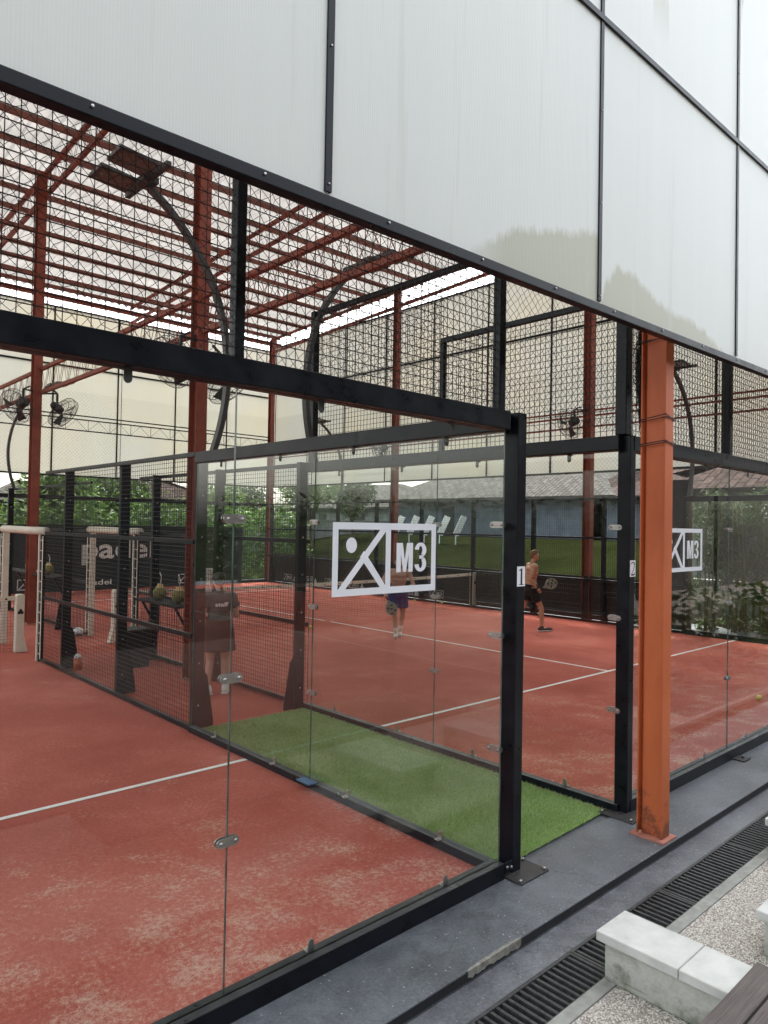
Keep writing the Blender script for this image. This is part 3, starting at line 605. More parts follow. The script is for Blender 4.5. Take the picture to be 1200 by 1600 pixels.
# ------------------------------------------------------------------ steel columns, roof, girders
def column(x, y, h, label, w_=.17, d=.26, mat='red', cover=False):
    e = empty('steel_column', (x, y, 0), label, 'column', 'steel columns'); b = MB(); t = .012
    b.box(x-w_/2, x+w_/2, y-d/2, y-d/2+t, 0, h); b.box(x-w_/2, x+w_/2, y+d/2-t, y+d/2, 0, h); b.box(x-t*.6, x+t*.6, y-d/2+t, y+d/2-t, 0, h)
    b.build('shaft', M[mat], e, .002)
    b = MB(); b.box(x-w_/2-.04, x+w_/2+.04, y-d/2-.035, y+d/2+.035, .0, .012); p_ = b.build('base_plate', M['base_pink'], e)
    b = MB()
    for sx in (-1, 1): b.ell((x+sx*.05-.02, y-.06*sx, .022), (.016, .016, .02), 8, 6)
    build_each(b, 'bolt', M['base_pink'], p_)
    return e
M['base_pink'] = simple('faded pink primer', (.42, .17, .12), .8, 0, .2, 20, .3)
def roof_z(y): return 10.25 - .0434*y
c0 = column(1.310, -.355, 4.6, 'orange I-beam column standing on the dark slab beside post 2', .12, .19, 'orange')
# thick web so the column reads as in the photo: recessed face between the flanges
b = MB(); b.box(1.275, 1.345, -.355-.083, -.355+.060, .012, 4.6); b.build('web_plate', M['orange'], c0)
b = MB()
for z, dz in ((3.02, .03), (2.84, .02), (3.60, .0)):
    b.tube([(1.243, -.25, z), (1.244, -.456, z+dz), (1.375, -.457, z-.01), (1.38, -.26, z)], .004, 6); b.tube([(1.243, -.26, z-.015), (1.244, -.458, z+.008), (1.375, -.459, z+.008)], .0035, 6)
b.build('cable_tie', M['cable'], c0)
b = MB(); b.bar((1.30, -.44, 3.60), (1.32, -.60, 3.64), .035, .035); b.cyl((1.30, -.46, 3.60), (0,1,0), .03, .02, 10); b.build('stay', M['black'], c0)
column(1.2, 6.36, 9.62, 'red column rising from the alley through the left floodlight pole', .17, .22)
column(1.13, 13.3, 9.6, 'red column behind the padded gateway carrying a pair of fans', .17, .22)
column(11.72, 6.5, 9.7, 'red column at the right, seen between post 1 and post 2', .18, .2)
column(11.75, 13.35, 9.62, 'red column seen behind the M3 logo', .17, .2)
column(11.75, 20.3, 9.3, 'farthest red column at the corner of the cream walls', .18, .2)
roof = empty('canopy_roof', (1.2, 6.36, 9.8), 'corrugated translucent roof on red purlins over the courts', 'roof')
# corrugated sheet
b = MB(); vs = []; xs = []; x = -12.0; k = 0
while x < 12.25: xs.append((x, .050 if k % 2 else -.050)); x += .115; k += 1
ys = [-.55, 2, 4.4, 6.8, 9.2, 11.6, 14.0, 16.4, 18.8, 20.9]
for y in ys:
    for x, dz in xs: vs.append((x, y, roof_z(y) + .16 + dz))
nx = len(xs); fs = [(j*nx+i, j*nx+i+1, (j+1)*nx+i+1, (j+1)*nx+i) for j in range(len(ys)-1) for i in range(nx-1)]
b.add(vs, fs); b.build('roof_sheet', M['sheet'], roof)
b = MB(); vs = []
for y0, y1 in ((13.55, 14.25),):
    pass
py = [-.4 + 1.0*i for i in range(21)] + [20.35]
for y in py:
    z = roof_z(y); b = MB(); b.box(-12, 12.1, y-.03, y+.03, z, z+.12); b.build('purlin', M['purlin'], roof)
def truss(x, y0, y1, zt, zb, name, parent, step=.5, ch=.07, lace=.007, mat='red', sloped=True, double=0):
    f = (lambda y: roof_z(y) - roof_z(10)) if sloped else (lambda y: 0)
    b = MB()
    for z in (zt, zb): b.bar((x, y0, z+f(y0)), (x, y1, z+f(y1)), ch, ch)
    y = y0; i = 0
    while y < y1 - step/2:
        a, c = (zt, zb) if i % 2 else (zb, zt)
        b.bar((x-ch*.3, y, a+f(y)), (x-ch*.3, y+step/2, c+f(y)), lace, lace); b.bar((x+ch*.3, y, c+f(y)), (x+ch*.3, y+step/2, a+f(y)), lace, lace)
        y += step/2; i += 1
    return b.build(name, M[mat], parent)
for x in (1.2, 6.15, 11.75): truss(x, -.5, 20.4, roof_z(10)-.06, roof_z(10)-.56, 'truss', roof, .6, .08)
truss(-6, -.5, 20.4, roof_z(10)-.06, roof_z(10)-.56, 'truss', roof, .6, .08)
b = MB(); b.box(-12, 12.1, 20.28, 20.4, roof_z(20.3)-.30, roof_z(20.3)-.16); b.build('eave_beam', M['red'], roof)
e = empty('lattice_girder', (1.2, 10, 5), 'dark red lattice girder running back along the alley columns', 'girder'); truss(1.2, 0, 20.3, 5.40, 4.90, 'lattice', e, .46, .07, .007, 'red', False)
e = empty('lattice_girder', (11.75, 10, 5), 'brown lattice girder along the far right row of columns', 'girder')
b = MB()
for z in (4.85, 5.12, 5.25): b.bar((11.85, -.5, z-.13), (11.85, 20.3, z-.13), .05, .04)
y = -.4
while y < 20: b.bar((11.85, y, 4.73), (11.85, y+.3, 4.98), .008, .008); b.bar((11.85, y+.3, 4.98), (11.85, y+.6, 4.73), .008, .008); y += .6
b.build('lattice', M['red'], e)
e = empty('lattice_girder', (5, 20.4, 5), 'thin black lattice girder across the rear cream wall', 'girder'); b = MB()
for z in (5.05, 5.40, 5.52): b.bar((-3, 20.35, z), (11.7, 20.35, z), .05, .035)
x = -2.9
while x < 11.6: b.bar((x, 20.35, 5.05), (x+.35, 20.35, 5.38), .008, .008); b.bar((x+.35, 20.35, 5.38), (x+.7, 20.35, 5.05), .008, .008); b.bar((x+.02, 20.34, 5.05), (x+.02, 20.34, 5.38), .012, .008); x += .7
b.build('lattice', M['black'], e)

# ------------------------------------------------------------------ cladding
def zf(x): return 3.485 + .0155*(x+3.0)
e = empty('cladding_wall', (0, -.62, 3.5), 'big grey white cladding wall overhanging the top of the picture', 'cladding')
xs_ = [-6.02, -4.00, -1.98, .045, 2.07, 4.10, 6.13, 8.16, 10.2]
for i in range(len(xs_)-1):
    xa, xb = xs_[i], xs_[i+1]
    for za, zb, r_ in ((0, 1.70, 0), (1.70, 3.40, 1), (3.40, 5.1, 2)):
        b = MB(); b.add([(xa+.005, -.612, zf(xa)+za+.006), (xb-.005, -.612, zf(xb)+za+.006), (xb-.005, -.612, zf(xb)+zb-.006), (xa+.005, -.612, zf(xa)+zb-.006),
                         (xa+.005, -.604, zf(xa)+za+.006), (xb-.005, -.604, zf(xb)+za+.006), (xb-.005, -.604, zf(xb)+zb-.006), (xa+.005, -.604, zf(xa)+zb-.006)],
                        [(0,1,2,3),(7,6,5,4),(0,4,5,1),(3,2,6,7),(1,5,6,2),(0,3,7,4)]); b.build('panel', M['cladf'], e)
for x in xs_: b = MB(); b.box(x-.016, x+.016, -.622, -.612, zf(x)+.02, zf(x)+5.1); q_ = b.build('batten', M['black'], e); b = MB(); [b.cyl((x, -.625, zf(x)+.05+.55*k), (0,1,0), .004, .005, 6) for k in range(8)]; build_each(b, 'screw', M['steel'], q_)
for za in (1.70, 3.40): b = MB(); b.bar((-6, -.621, zf(-6)+za), (10.2, -.621, zf(10.2)+za), .016, .034); b.build('batten', M['black'], e)
b = MB(); b.bar((-6, -.60, zf(-6)-.020), (10.2, -.60, zf(10.2)-.020), .055, .05); q_ = b.build('bottom_rail', M['black'], e, .004)
b = MB(); [b.cyl((-6+.62*k, -.631, zf(-6+.62*k)-.014), (0,1,0), .0055, .006, 6) for k in range(26)]; build_each(b, 'screw', M['steel'], q_)
def clad_wall(label, org, ux, L, z0, rows, step=2.12, top=None):
    e = empty('cladding_wall', org, label, 'cladding'); org = Vector(org); ux = Vector(ux); n = int(L/step)
    for i in range(n):
        for j in range(len(rows)-1):
            p = org + ux*(i*step+.01); q = org + ux*((i+1)*step-.01); t = ux.cross(Vector((0,0,1)))*.01
            vs = [(a.x, a.y, z) for z in (rows[j]+.01, rows[j+1]-.01) for a in (p-t, q-t, q+t, p+t)]
            b = MB(); b.add(vs, [(0,1,5,4),(1,2,6,5),(2,3,7,6),(3,0,4,7),(4,5,6,7),(3,2,1,0)]); b.build('panel', M['cladw'], e)
    inn = ux.cross(Vector((0,0,1)))
    for s_ in (1,):
        b = MB()
        for i in range(n+1): p = org + ux*(i*step); b.box(p.x-.022, p.x+.022, p.y-.022, p.y+.022, rows[0], rows[-1])
        b.build('batten', M['black'], e)
        for z in rows: b = MB(); b.bar(org + Vector((0,0,z)), org + ux*(n*step) + Vector((0,0,z)), .06, .05); b.build('batten', M['black'], e)
    return e
clad_wall('cream translucent cladding wall high on the right side', (12.15, -.6, 0), (0,1,0), 21.3, 3.62, (3.63, 7.35, 9.12))
clad_wall('warm cream cladding wall high across the rear', (-6.5, 20.75, 0), (1,0,0), 18.7, 3.6, (3.62, 7.12, 8.95), 2.07)

# ------------------------------------------------------------------ nets hung over the courts
def diamond(fn, L, Hh, sp, r, n1=0, n2=0, jit=0.0):
    """fn(u, v) -> point. zig-zag strands make a knotted diamond net"""
    b = MB(); nu = int(L/sp); nv = int(Hh/sp)
    P = {}
    for i in range(nu+1):
        for j in range(nv+1):
            if (i+j) % 2: continue
            P[i, j] = Vector(fn(i*sp + jit*sp*mnoise.noise(Vector((i*.7, j*.7, 1))), j*sp + jit*sp*mnoise.noise(Vector((i*.6, j*.6, 5)))))
    for (i, j), p in P.items():
        for di in (1, -1):
            q = P.get((i+di, j+1))
            if q is not None: b.bar(p, q, r*2, r*2)
    return b
nb = diamond(lambda u, v: (-4.6+u, -.10 + .02*math.sin(u*3+v*2), H-.02+v), 6.1, 1.7, .030, .0009, jit=.6)
tag(nb.build('hanging_net', M['netm']), 'thin black knotted net hanging in front of the left court mesh', 'netting')
nb = diamond(lambda u, v: (1.62+u, -.09 + .02*math.sin(u*3+v*2), H-.02+v), 8.0, 1.4, .030, .0009, jit=.6)
tag(nb.build('hanging_net', M['netm']), 'thin black knotted net right of the orange column', 'netting')
nb = diamond(lambda u, v: (11.6+.03*math.sin(u), u, 3.0+v), 20.0, 3.2, .055, .0011, jit=.2)
tag(nb.build('hanging_net', M['netm']), 'fine net in front of the cream wall on the right', 'netting')
nb = diamond(lambda u, v: (1.7+u, 19.9+.03*math.sin(u), 3.0+v), 9.8, 3.2, .055, .0011, jit=.2)
tag(nb.build('hanging_net', M['netm']), 'fine net in front of the rear cream wall', 'netting')
# bunched net end between post 2 and the orange column
b = MB(); rr = random.Random(5)
for k in range(70):
    z = 3.95; x = 1.50+rr.uniform(-.05, .05); y = -.14+rr.uniform(-.04, .04); pts = []
    while z > 2.85:
        t = (3.95-z)/1.1; cx = 1.53 - .10*math.sin(t*3.0) + .08*t*t; w_ = .03 + .05*(1-t)
        pts.append((cx + rr.uniform(-w_, w_), -.14 + rr.uniform(-.03, .03), z)); z -= rr.uniform(.04, .09)
    b.tube(pts, .0018, 4)
for k in range(3): b.tube([(1.53 - .10*math.sin(t*.3) + .008*t*t*.1 + .01*k, -.16, 3.95-.11*t) for t in range(11)], .006, 6)
tag(b.build('bunched_net', M['netm']), 'bunched black net end hanging between post 2 and the orange column', 'netting')

# ------------------------------------------------------------------ floodlights
def floodlight():
    e = bpy.data.objects.new('floodlight', None); C.objects.link(e); e.location = (0,0,0)
    prof = [(.03, 2.96), (.12, 3.25), (.18, 3.6), (.19, 3.95), (.12, 4.40), (-.02, 4.78), (-.25, 5.12), (-.5, 5.38), (-.76, 5.56)]
    sm = []
    for i in range(len(prof)-1):
        for k in range(4):
            t = k/4; sm.append((prof[i][0]*(1-t)+prof[i+1][0]*t, 0, prof[i][1]*(1-t)+prof[i+1][1]*t))
    sm.append((prof[-1][0], 0, prof[-1][1]))
    for _ in range(3): sm = [sm[0]] + [tuple((a+2*b_+c)/4 for a, b_, c in zip(sm[i-1], sm[i], sm[i+1])) for i in range(1, len(sm)-1)] + [sm[-1]]
    b = MB()
    for i in range(len(sm)-1): b.bar(sm[i], (sm[i+1][0]*1.0, 0, sm[i+1][2]), .055, .075, (0,1,0))
    b.build('pole', M['lamp'], e, world=False)
    b = MB(); b.bar((-.78, -.50, 5.60), (-.78, .45, 5.60), .05, .05); b.box(-.86, -.70, -.12, .10, 5.56, 5.62); b.build('crossbar', M['lamp'], e, world=False)
    for y in (-.22, .24):
        b = MB(); t = .10
        vs = [(x, yy, 5.60 + (-.80-x)*t + dz) for dz in (.0, .035) for x, yy in ((-.82, y-.17), (-.82, y+.17), (-1.20, y+.17), (-1.20, y-.17))]
        b.add(vs, [(0,1,2,3),(7,6,5,4),(0,4,5,1),(1,5,6,2),(2,6,7,3),(3,7,4,0)]); h_ = b.build('lamp_head', M['lamp'], e, .006, world=False)
        b = MB(); vs = [(x, yy, 5.60 + (-.80-x)*t - .003) for x, yy in ((-.85, y-.145), (-.85, y+.145), (-1.17, y+.145), (-1.17, y-.145))]; b.add(vs, [(0,1,2,3)]); b.build('lens', M['lens'], h_, world=False)
    return e
fl = floodlight(); first = True
for x, y, mir, lab in ((.10, 4.0, 0, 'floodlight on a curved black pole leaning over the left court'), (1.52, 4.0, 1, 'floodlight on a curved black pole leaning over the right court near the roof truss'),
                       (1.52, 16.0, 1, 'distant curved floodlight pole at the far left edge'), (11.62, 4.0, 0, 'floodlight on a curved pole just right of the orange column'),
                       (11.62, 16.0, 0, 'small distant floodlight seen below the beam above the logo')):
    o = fl if first else copy_tree(fl); first = False
    o.location = (x, y, 0); o.rotation_euler = (0, 0, math.pi if mir else 0); tag(o, lab, 'floodlight', 'floodlights on curved poles')

# ------------------------------------------------------------------ fans
def fan(loc, face, label, r=.36):
    e = empty('wall_fan', loc, label, 'fan', 'wall fans on the columns'); c = Vector(loc); n = Vector(face).normalized()
    a = n.cross(Vector((0,0,1))).normalized(); u = a.cross(n)
    P = lambda rad, t, d: c + (a*math.cos(t) + u*math.sin(t))*rad + n*d
    b = MB()
    for rad, d in ((r, .0), (r, .1), (r*.7, .16), (r*.7, -.05), (r*.35, .18)): b.tube([P(rad, 2*math.pi*k/24, d) for k in range(25)], .005, 5, cap=False)
    for k in range(36):
        t = 2*math.pi*k/36; b.tube([P(.06, t, .19), P(r*.6, t, .17), P(r, t, .09), P(r, t, .0), P(r*.6, t, -.06), P(.08, t, -.09)], .0028, 4, cap=False)
    b.build('cage', M['fan'], e)
    b = MB(); b.cyl(c - n*.10, n, .09, .18, 14); b.ell(c - n*.2, .08); b.build('motor', M['fan'], e)
    b = MB()
    for k in range(3):
        t = 2*math.pi*k/3 + .5; q = [P(.05, t-.3, .03), P(r*.85, t-.35, .02), P(r*.9, t+.25, .09), P(.05, t+.5, .07)]; b.add([*q, *[v + n*.004 for v in q]], [(0,1,2,3), (7,6,5,4), (0,4,5,1), (1,5,6,2), (2,6,7,3), (3,7,4,0)])
    b.build('blade', M['fan'], e)
    b = MB(); b.bar(c - n*.12, c - n*.12 + Vector((0,0,.3)), .04, .04); b.bar(c - n*.12 + Vector((0,0,.3)), Vector((loc[0]*.5+face[3]*.5, loc[1]*.5+face[4]*.5, c.z+.3)) if len(face) > 3 else c - n*.3 + Vector((0,0,.3)), .03, .03); b.build('arm', M['fan'], e)
def fanp(x, y, z, n, col, label):
    e_n = Vector(n).normalized(); fan((x, y, z), n, label)
    ob = [o for o in C.objects if o.name.startswith('wall_fan')][-1]
    b = MB(); b.bar(Vector((x, y, z+.3)) - e_n*.12, (col[0], col[1], z+.36), .03, .03); b.build('bracket', M['fan'], ob)
fanp(.72, 13.05, 4.55, (-.75, -.35, -.45), (1.15, 13.3), 'left caged fan of the pair on the column by the gateway')
fanp(1.55, 13.0, 4.52, (.75, .25, -.45), (1.15, 13.3), 'right caged fan of the pair on the column by the gateway')
fanp(.80, 6.3, 4.42, (-.8, -.2, -.5), (1.2, 6.36), 'caged fan half hidden by the long beam, on the nearer red column')
fanp(1.62, 6.35, 4.28, (.8, .2, -.5), (1.2, 6.36), 'caged fan right of the nearer red column behind the lamp pole')
fanp(11.3, 6.75, 4.75, (-.8, .3, -.4), (11.7, 6.5), 'caged fan on the right red column above the beam')
fanp(11.3, 13.5, 4.55, (-.8, .1, -.4), (11.7, 13.35), 'small pale caged fan behind the glass above the logo')

# ------------------------------------------------------------------ windscreen banner, low screens
e = empty('windscreen', (6, 19.85, 0), 'dark green windscreen with padel lettering across the rear of the right court', 'banner')
b = MB(); b.box(1.7, 10.3, 19.85, 19.87, .02, 2.05); b.build('fabric', M['screen'], e)
b = MB(); put_text(b, 'padel', (4.54, 19.845, .80), (1,0,0), (0,0,1), 2.35, .85, .02)
b.build('lettering', M['lens2'], e)
def mini_logo(b, x, y, z, s=1.0, ux=(1,0,0), n=(0,-1,0)):
    ux = Vector(ux); o = Vector((x, y, z)); uz = Vector((0,0,1))
    def r4(a, b_, c, d): q = [o+ux*a*s+uz*c*s, o+ux*b_*s+uz*c*s, o+ux*b_*s+uz*d*s, o+ux*a*s+uz*d*s]; b.add(q, [(0,1,2,3)])
    r4(0, .9, 0, .035); r4(0, .9, .345, .38); r4(0, .035, .035, .345); r4(.865, .9, .035, .345); r4(.36, .39, .035, .345)
    q = [o+ux*.035*s+uz*.035*s, o+ux*.09*s+uz*.035*s, o+ux*.36*s+uz*.345*s, o+ux*.31*s+uz*.345*s]; b.add(q, [(0,1,2,3)])
    glyphs(b, o+ux*.44*s+uz*.10*s, ux, uz, .36*s, .19*s)
b = MB()
for x in (2.7, 7.8): mini_logo(b, x, 19.842, .10, .85)
put_text(b, 'padel', (4.7, 19.842, .12), (1,0,0), (0,0,1), .8, .22, .02)
b.build('logo', M['lens2'], e)
e = empty('low_screen', (11.7, 10, 0), 'low dark slatted screen along the far right mesh fence', 'screen')
b = MB()
for k in range(9): b.box(11.70, 11.715, 4.1, 19.9, .04+.115*k, .04+.115*k+.112)
b.build('slat', M['slatm'], e)
b = MB()
for k in range(7): y = 19.2 - 1.25*k; mini_logo(b, 11.695, y, .12, .6, (0,-1,0))
for k in range(6): y = 18.5 - 1.25*k; b.add([(11.695, y+.12, .10), (11.695, y-.12, .10), (11.695, y, .32)], [(0,1,2)])
b.build('logo', M['lens2'], e)
e = empty('dark_panel', (11.8, 4.2, 0), 'tall dark green sheet standing right of the orange column beside the bamboo', 'screen')
b = MB(); b.box(12.0, 12.04, 4.15, 5.1, 0, 3.35); b.build('sheet', M['screen'], e); b = MB(); b.box(11.98, 12.06, 4.10, 4.15, 0, 3.4); b.build('frame', M['bark'], e)

# ------------------------------------------------------------------ alley furniture
def coconut(x, y, z, s, label):
    e = empty('coconut', (x, y, z), label, 'coconut', 'drinking coconuts'); b = MB(); b.ell((x, y, z+.085*s), (.085*s, .085*s, .085*s), 14, 10); b.build('husk', M['coco'], e)
    b = MB(); b.tube([(x, y, z+.11*s), (x, y, z+.20*s)], [.075*s, .028*s], 10); b.build('cut_top', M['cococut'], e)
    b = MB(); b.tube([(x, y, z+.16*s), (x+.02, y, z+.28*s), (x+.0, y+.02, z+.34*s)], .006, 6); b.build('straw', M['plast'], e)
def shelf(x0, x1, y0, y1, z, label):
    e = empty('shelf_table', ((x0+x1)/2, (y0+y1)/2, 0), label, 'table'); b = MB(); b.box(x0, x1, y0, y1, z-.04, z); b.build('top', M['slatm'], e, .004)
    for y in (y0+.15, y1-.15): b = MB(); b.bar((x1-.03, y, z-.5), (x0+.05, y, z-.04), .03, .03); b.bar((x1-.02, y, z-.04), (x1-.02, y, z-.55), .03, .03); b.build('support', M['black'], e)
shelf(1.12, 1.46, 6.7, 8.1, 1.0, 'dark narrow shelf table on the inner mesh fence holding two coconuts')
shelf(1.12, 1.46, 11.9, 14.6, 1.08, 'dark counter beside the gateway column holding coconuts and cloths')
coconut(1.30, 7.62, 1.0, 1.25, 'left one of two cut coconuts on the shelf table'); coconut(1.30, 7.0, 1.0, 1.25, 'right one of two cut coconuts on the shelf table, next to the red column')
coconut(1.28, 13.9, 1.08, 1.2, 'cut coconut left of the red gateway column'); coconut(1.25, 12.6, 1.08, 1.2, 'cut coconut just behind the red gateway column')
b = MB()
for k in range(7): b.ell((1.22+.03*math.sin(k), 13.0+.11*k, 1.11), (.08, .09, .035), 8, 6)
tag(b.build('towel', M['pinkc'] if 'pinkc' in M else simple('pink cloth', (.5, .28, .28), .9)), 'crumpled pink cloth on the counter between the coconuts', 'towel')
e = empty('waste_bin', (.98, 7.75, 0), 'dark square waste bin under the shelf table', 'bin')
b = MB(); b.prism([(-.16, 0), (.16, 0), (.20, .55), (-.20, .55)], (.98, 7.95, 0), (1,0,0), (0,0,1), .36); b.build('body', M['blackf'], e, .01)
b = MB(); b.box(.76, 1.20, 7.56, 7.97, .55, .575); b.build('rim', M['fan'], e, .005)
e = empty('drink_bottle', (.25, 8.35, 0), 'small orange and white bottle standing at the foot of the mesh fence', 'bottle')
b = MB(); b.tube([(.22, 8.0, 0), (.22, 8.0, .17)], .06, 12); b.build('body', M['orangep'], e); b = MB(); b.tube([(.22, 8.0, .171), (.22, 8.0, .20), (.22, 8.0, .23)], [.06, .05, .03], 12); b.build('cap', M['plast'], e)
e = empty('shoe_box', (1.3, 11.3, 0), 'small white cap left on the floor by the far gateway', 'cap'); b = MB(); b.ell((1.3, 11.0, .10), (.10, .09, .08)); b.build('crown', M['plast'], e); b = MB(); b.ell((1.27, 10.9, .05), (.09, .09, .015)); b.build('brim', M['hair'], e); e.name = 'sun_cap'
for x, y, lab in ((11.35, 10.9, 'yellow ball on the court left of the far net post'), (11.15, 11.8, 'yellow ball behind the net near the far post'), (6.373, .70, 'yellow ball on sandy turf at the right edge'), (5.5, 9.3, 'yellow ball lying on the court behind the staff woman')):
    b = MB(); b.ell((x, y, .036), .034, 14, 10); tag(b.build('padel_ball', M['ball']), lab, 'ball', 'padel balls')
b = MB()
for k in range(60):
    z = 5.0 - k*.031; b.tube([(1.60, 10.0, z), (1.61+.006*(k%2), 10.0, z-.015), (1.60, 10.0, z-.031)], .005, 4)
tag(b.build('hanging_chain', M['netm']), 'thin dark chain hanging in front of the rear cream wall', 'chain')
b = MB(); b.tube([(-3.4, 20.2, 8.6), (1, 20.2, 7.9), (4.5, 20.2, 7.35), (5, 20.2, 7.45), (8, 20.2, 7.25), (12, 20.2, 7.5)], .012, 4); tag(b.build('festoon_cable', M['cable']), 'sagging black cable strung near the rear wall top', 'cable')

# ------------------------------------------------------------------ foreground: drain grates, block, bench
def grate(x0, x1, label):
    e = empty('drain_grate', (x0, -.82, -.06), label, 'drain grate', 'drain grates along the step'); b = MB()
    b.box(x0, x1, -.705, -.685, -.10, -.058); b.box(x0, x1, -.945, -.925, -.10, -.058); b.box(x0, x0+.018, -.925, -.705, -.10, -.058); b.box(x1-.018, x1, -.925, -.705, -.10, -.058); b.build('frame', M['grate'], e)
    b = MB(); n = int((x1-x0-.03)/.046)
    for k in range(n): x = x0+.018 + (k+.5)*(x1-x0-.036)/n; b.box(x-.009, x+.009, -.923, -.707, -.085, -.061)
    for y in (-.76, -.815, -.87): b.box(x0+.02, x1-.02, y-.005, y+.005, -.10, -.087)
    b.build('bar', M['grate'], e)
grate(-2.1, -1.13, 'dark drain grate section at the bottom edge'); grate(-1.125, -.30, 'dark drain grate section just left of the white block'); grate(-.295, .70, 'dark drain grate section emerging behind the white block')
grate(.705, 1.70, 'dark drain grate section in front of the orange column'); grate(1.73, 2.7, 'dark drain grate section at the right edge'); grate(2.73, 3.7, 'drain grate section beyond the right edge')
def block(x0, y0, w_, L, label):
    e = empty('support_block', (x0, y0, -.06), label, 'block', 'rendered bench support blocks')
    b = MB(); b.box(x0+.03, x0+w_-.03, y0-L, y0-.03, -.062, .135); o = b.build('body', M['render'], e, .012)
    b = MB(); b.box(x0, x0+w_, y0-.42, y0, .135, .185); b.box(x0, x0+w_, y0-L, y0-.424, .135, .1845); b.build('cap', M['cap'], e, .006)
block(-.40, -.905, .29, 1.3, 'white rendered block with pale cap under the plank bench'); block(.43, -1.37, .5, .9, 'pale block end cut off by the right edge'); block(1.78, -.95, .4, 1.2, 'small pale block corner at the right edge above the grate')
e = empty('plank_bench', (-.8, -1.8, .2), 'brown weathered plank bench in the bottom right corner', 'bench')
for k in range(5): b = MB(); y = -1.575 - .128*k; b.box(-1.9, -.13, y-.118, y, .19, .225); b.build('plank', M['wood'], e, .004)
b = MB(); b.box(-1.9, -1.6, -2.2, -1.62, -.06, .185); b.build('support', M['render'], e)

# ------------------------------------------------------------------ beyond the courts
def leaves(b, c, rad, n, s, rr, mi=0, hollow=.35, droop=0, asp=.35):
    c = Vector(c)
    for k in range(n):
        d = Vector((rr.gauss(0,1), rr.gauss(0,1), rr.gauss(0,1))).normalized(); t = rr.uniform(hollow, 1)**.6
        lump = 1 + .35*mnoise.noise(d*2.2 + c*.3); p = c + Vector((d.x*rad[0], d.y*rad[1], d.z*rad[2]))*t*lump
        a = Vector((rr.gauss(0,1), rr.gauss(0,1), rr.gauss(0,.6)-droop)).normalized(); q = a.cross(Vector((rr.gauss(0,1), rr.gauss(0,1), rr.gauss(0,1)))).normalized(); L = s*rr.uniform(.6, 1.4)
        b.add([p-a*L, p+q*L*asp, p+a*L, p-q*L*asp], [(0,1,2,3)], mi)
def tree(x, y, h, rad, n, s, mat, label, seed=1, lobes=7):
    rr = random.Random(seed); e = empty('tree', (x, y, -.1), label, 'tree', 'trees beyond the courts'); b = MB()
    b.tube([(x, y, -.1), (x+.1, y, h*.3), (x-.05, y+.1, h*.6)], [.16, .12, .07], 8)
    cs = []
    for k in range(lobes):
        a = 2*math.pi*k/lobes; c = (x+rad*.55*math.cos(a)*rr.uniform(.6, 1), y+rad*.55*math.sin(a), h*rr.uniform(.55, .88)); cs.append(c); b.tube([(x, y, h*.4), c], [.06, .02], 6)
    b.build('trunk', M['bark'], e); b = MB()
    for c in cs: leaves(b, c, (rad*.55, rad*.55, h*.2), n//lobes, s, rr)
    b.build('crown', M[mat], e)
rr = random.Random(11)
def hedge(x0, x1, y, z0, z1, n, s, mat, label):
    b = MB(); k = int((x1-x0)/.8)+1
    for i in range(k):
        c = (x0+(x1-x0)*i/max(1, k-1), y+rr.uniform(-.3, .3), (z0+z1)/2+rr.uniform(-.2, .35)); leaves(b, c, (.8, .6, (z1-z0)*.55), n//k, s, rr, hollow=.1)
    tag(b.build('hedge', M[mat]), label, 'hedge', kind='stuff')
hedge(2, 15, 22.8, 0, 3.0, 14000, .11, 'leafA', 'bright green shrubs behind the rear windscreen')
for i, (x, y, h, r_, mat, lab) in enumerate(((5.6, 25, 4.4, 1.3, 'leafA', 'light green tree behind the padded gateway column'), (8.3, 26, 4.6, 1.6, 'leafB', 'dark tree behind the middle of the rear windscreen'),
        (12.6, 26, 3.9, 1.3, 'leafA', 'bright shrub like tree just left of the glass side wall'), (17, 31, 4.9, 1.8, 'leafB', 'tree seen through the near glass pane at its left clamp'),
        (21, 30, 4.6, 1.9, 'leafA', 'pale tree seen above the grass field through the side glass'), (25, 31, 4.4, 1.6, 'leafB', 'dark tree above the far left corner of the logo'), (3, 30, 4.2, 1.6, 'leafB', 'dark tree behind the pavilion at the left edge'))):
    tree(x, y, h + max(0, gz(x, y)), r_, 4200, .12, mat, lab, 20+i)
def hip_house(x0, x1, y0, y1, h, rise, wall, tile, name, label, over=.6, windows=(), axis='y'):
    e = empty(name, ((x0+x1)/2, (y0+y1)/2, -.1), label, 'house', 'houses beyond the field'); b = MB(); b.box(x0, x1, y0, y1, -.1, h); w_ = b.build('wall', M[wall], e)
    for (u0, u1, z0, z1) in windows: b = MB(); b.box(x0-.03, x0-.002, u0, u1, z0, z1); b.build('window', M['dark'], e)
    a0, a1, c0, c1 = x0-over, x1+over, y0-over, y1+over
    if axis == 'y': s_ = (a1-a0)/2; rg = [((a0+a1)/2, c0+s_, h+rise), ((a0+a1)/2, c1-s_, h+rise)]; fs = [(0,3,5,4), (1,0,4), (2,1,4,5), (3,2,5), (0,1,2,3)]
    else: s_ = (c1-c0)/2; rg = [(a0+s_, (c0+c1)/2, h+rise), (a1-s_, (c0+c1)/2, h+rise)]; fs = [(0,3,4), (0,4,5,1)[::-1], (1,5,2)[::-1], (2,5,4,3)[::-1], (0,1,2,3)]
    b = MB(); b.add([(a0,c0,h), (a1,c0,h), (a1,c1,h), (a0,c1,h)] + rg, fs); r_ = b.build('roof', M[tile], e)
    b = MB(); b.bar((a0, c0, h-.06), (a0, c1, h-.06), .06, .14); b.bar((a0, c0, h-.06), (a1, c0, h-.06), .06, .14); b.build('fascia', M['slatm'], r_)
    return e
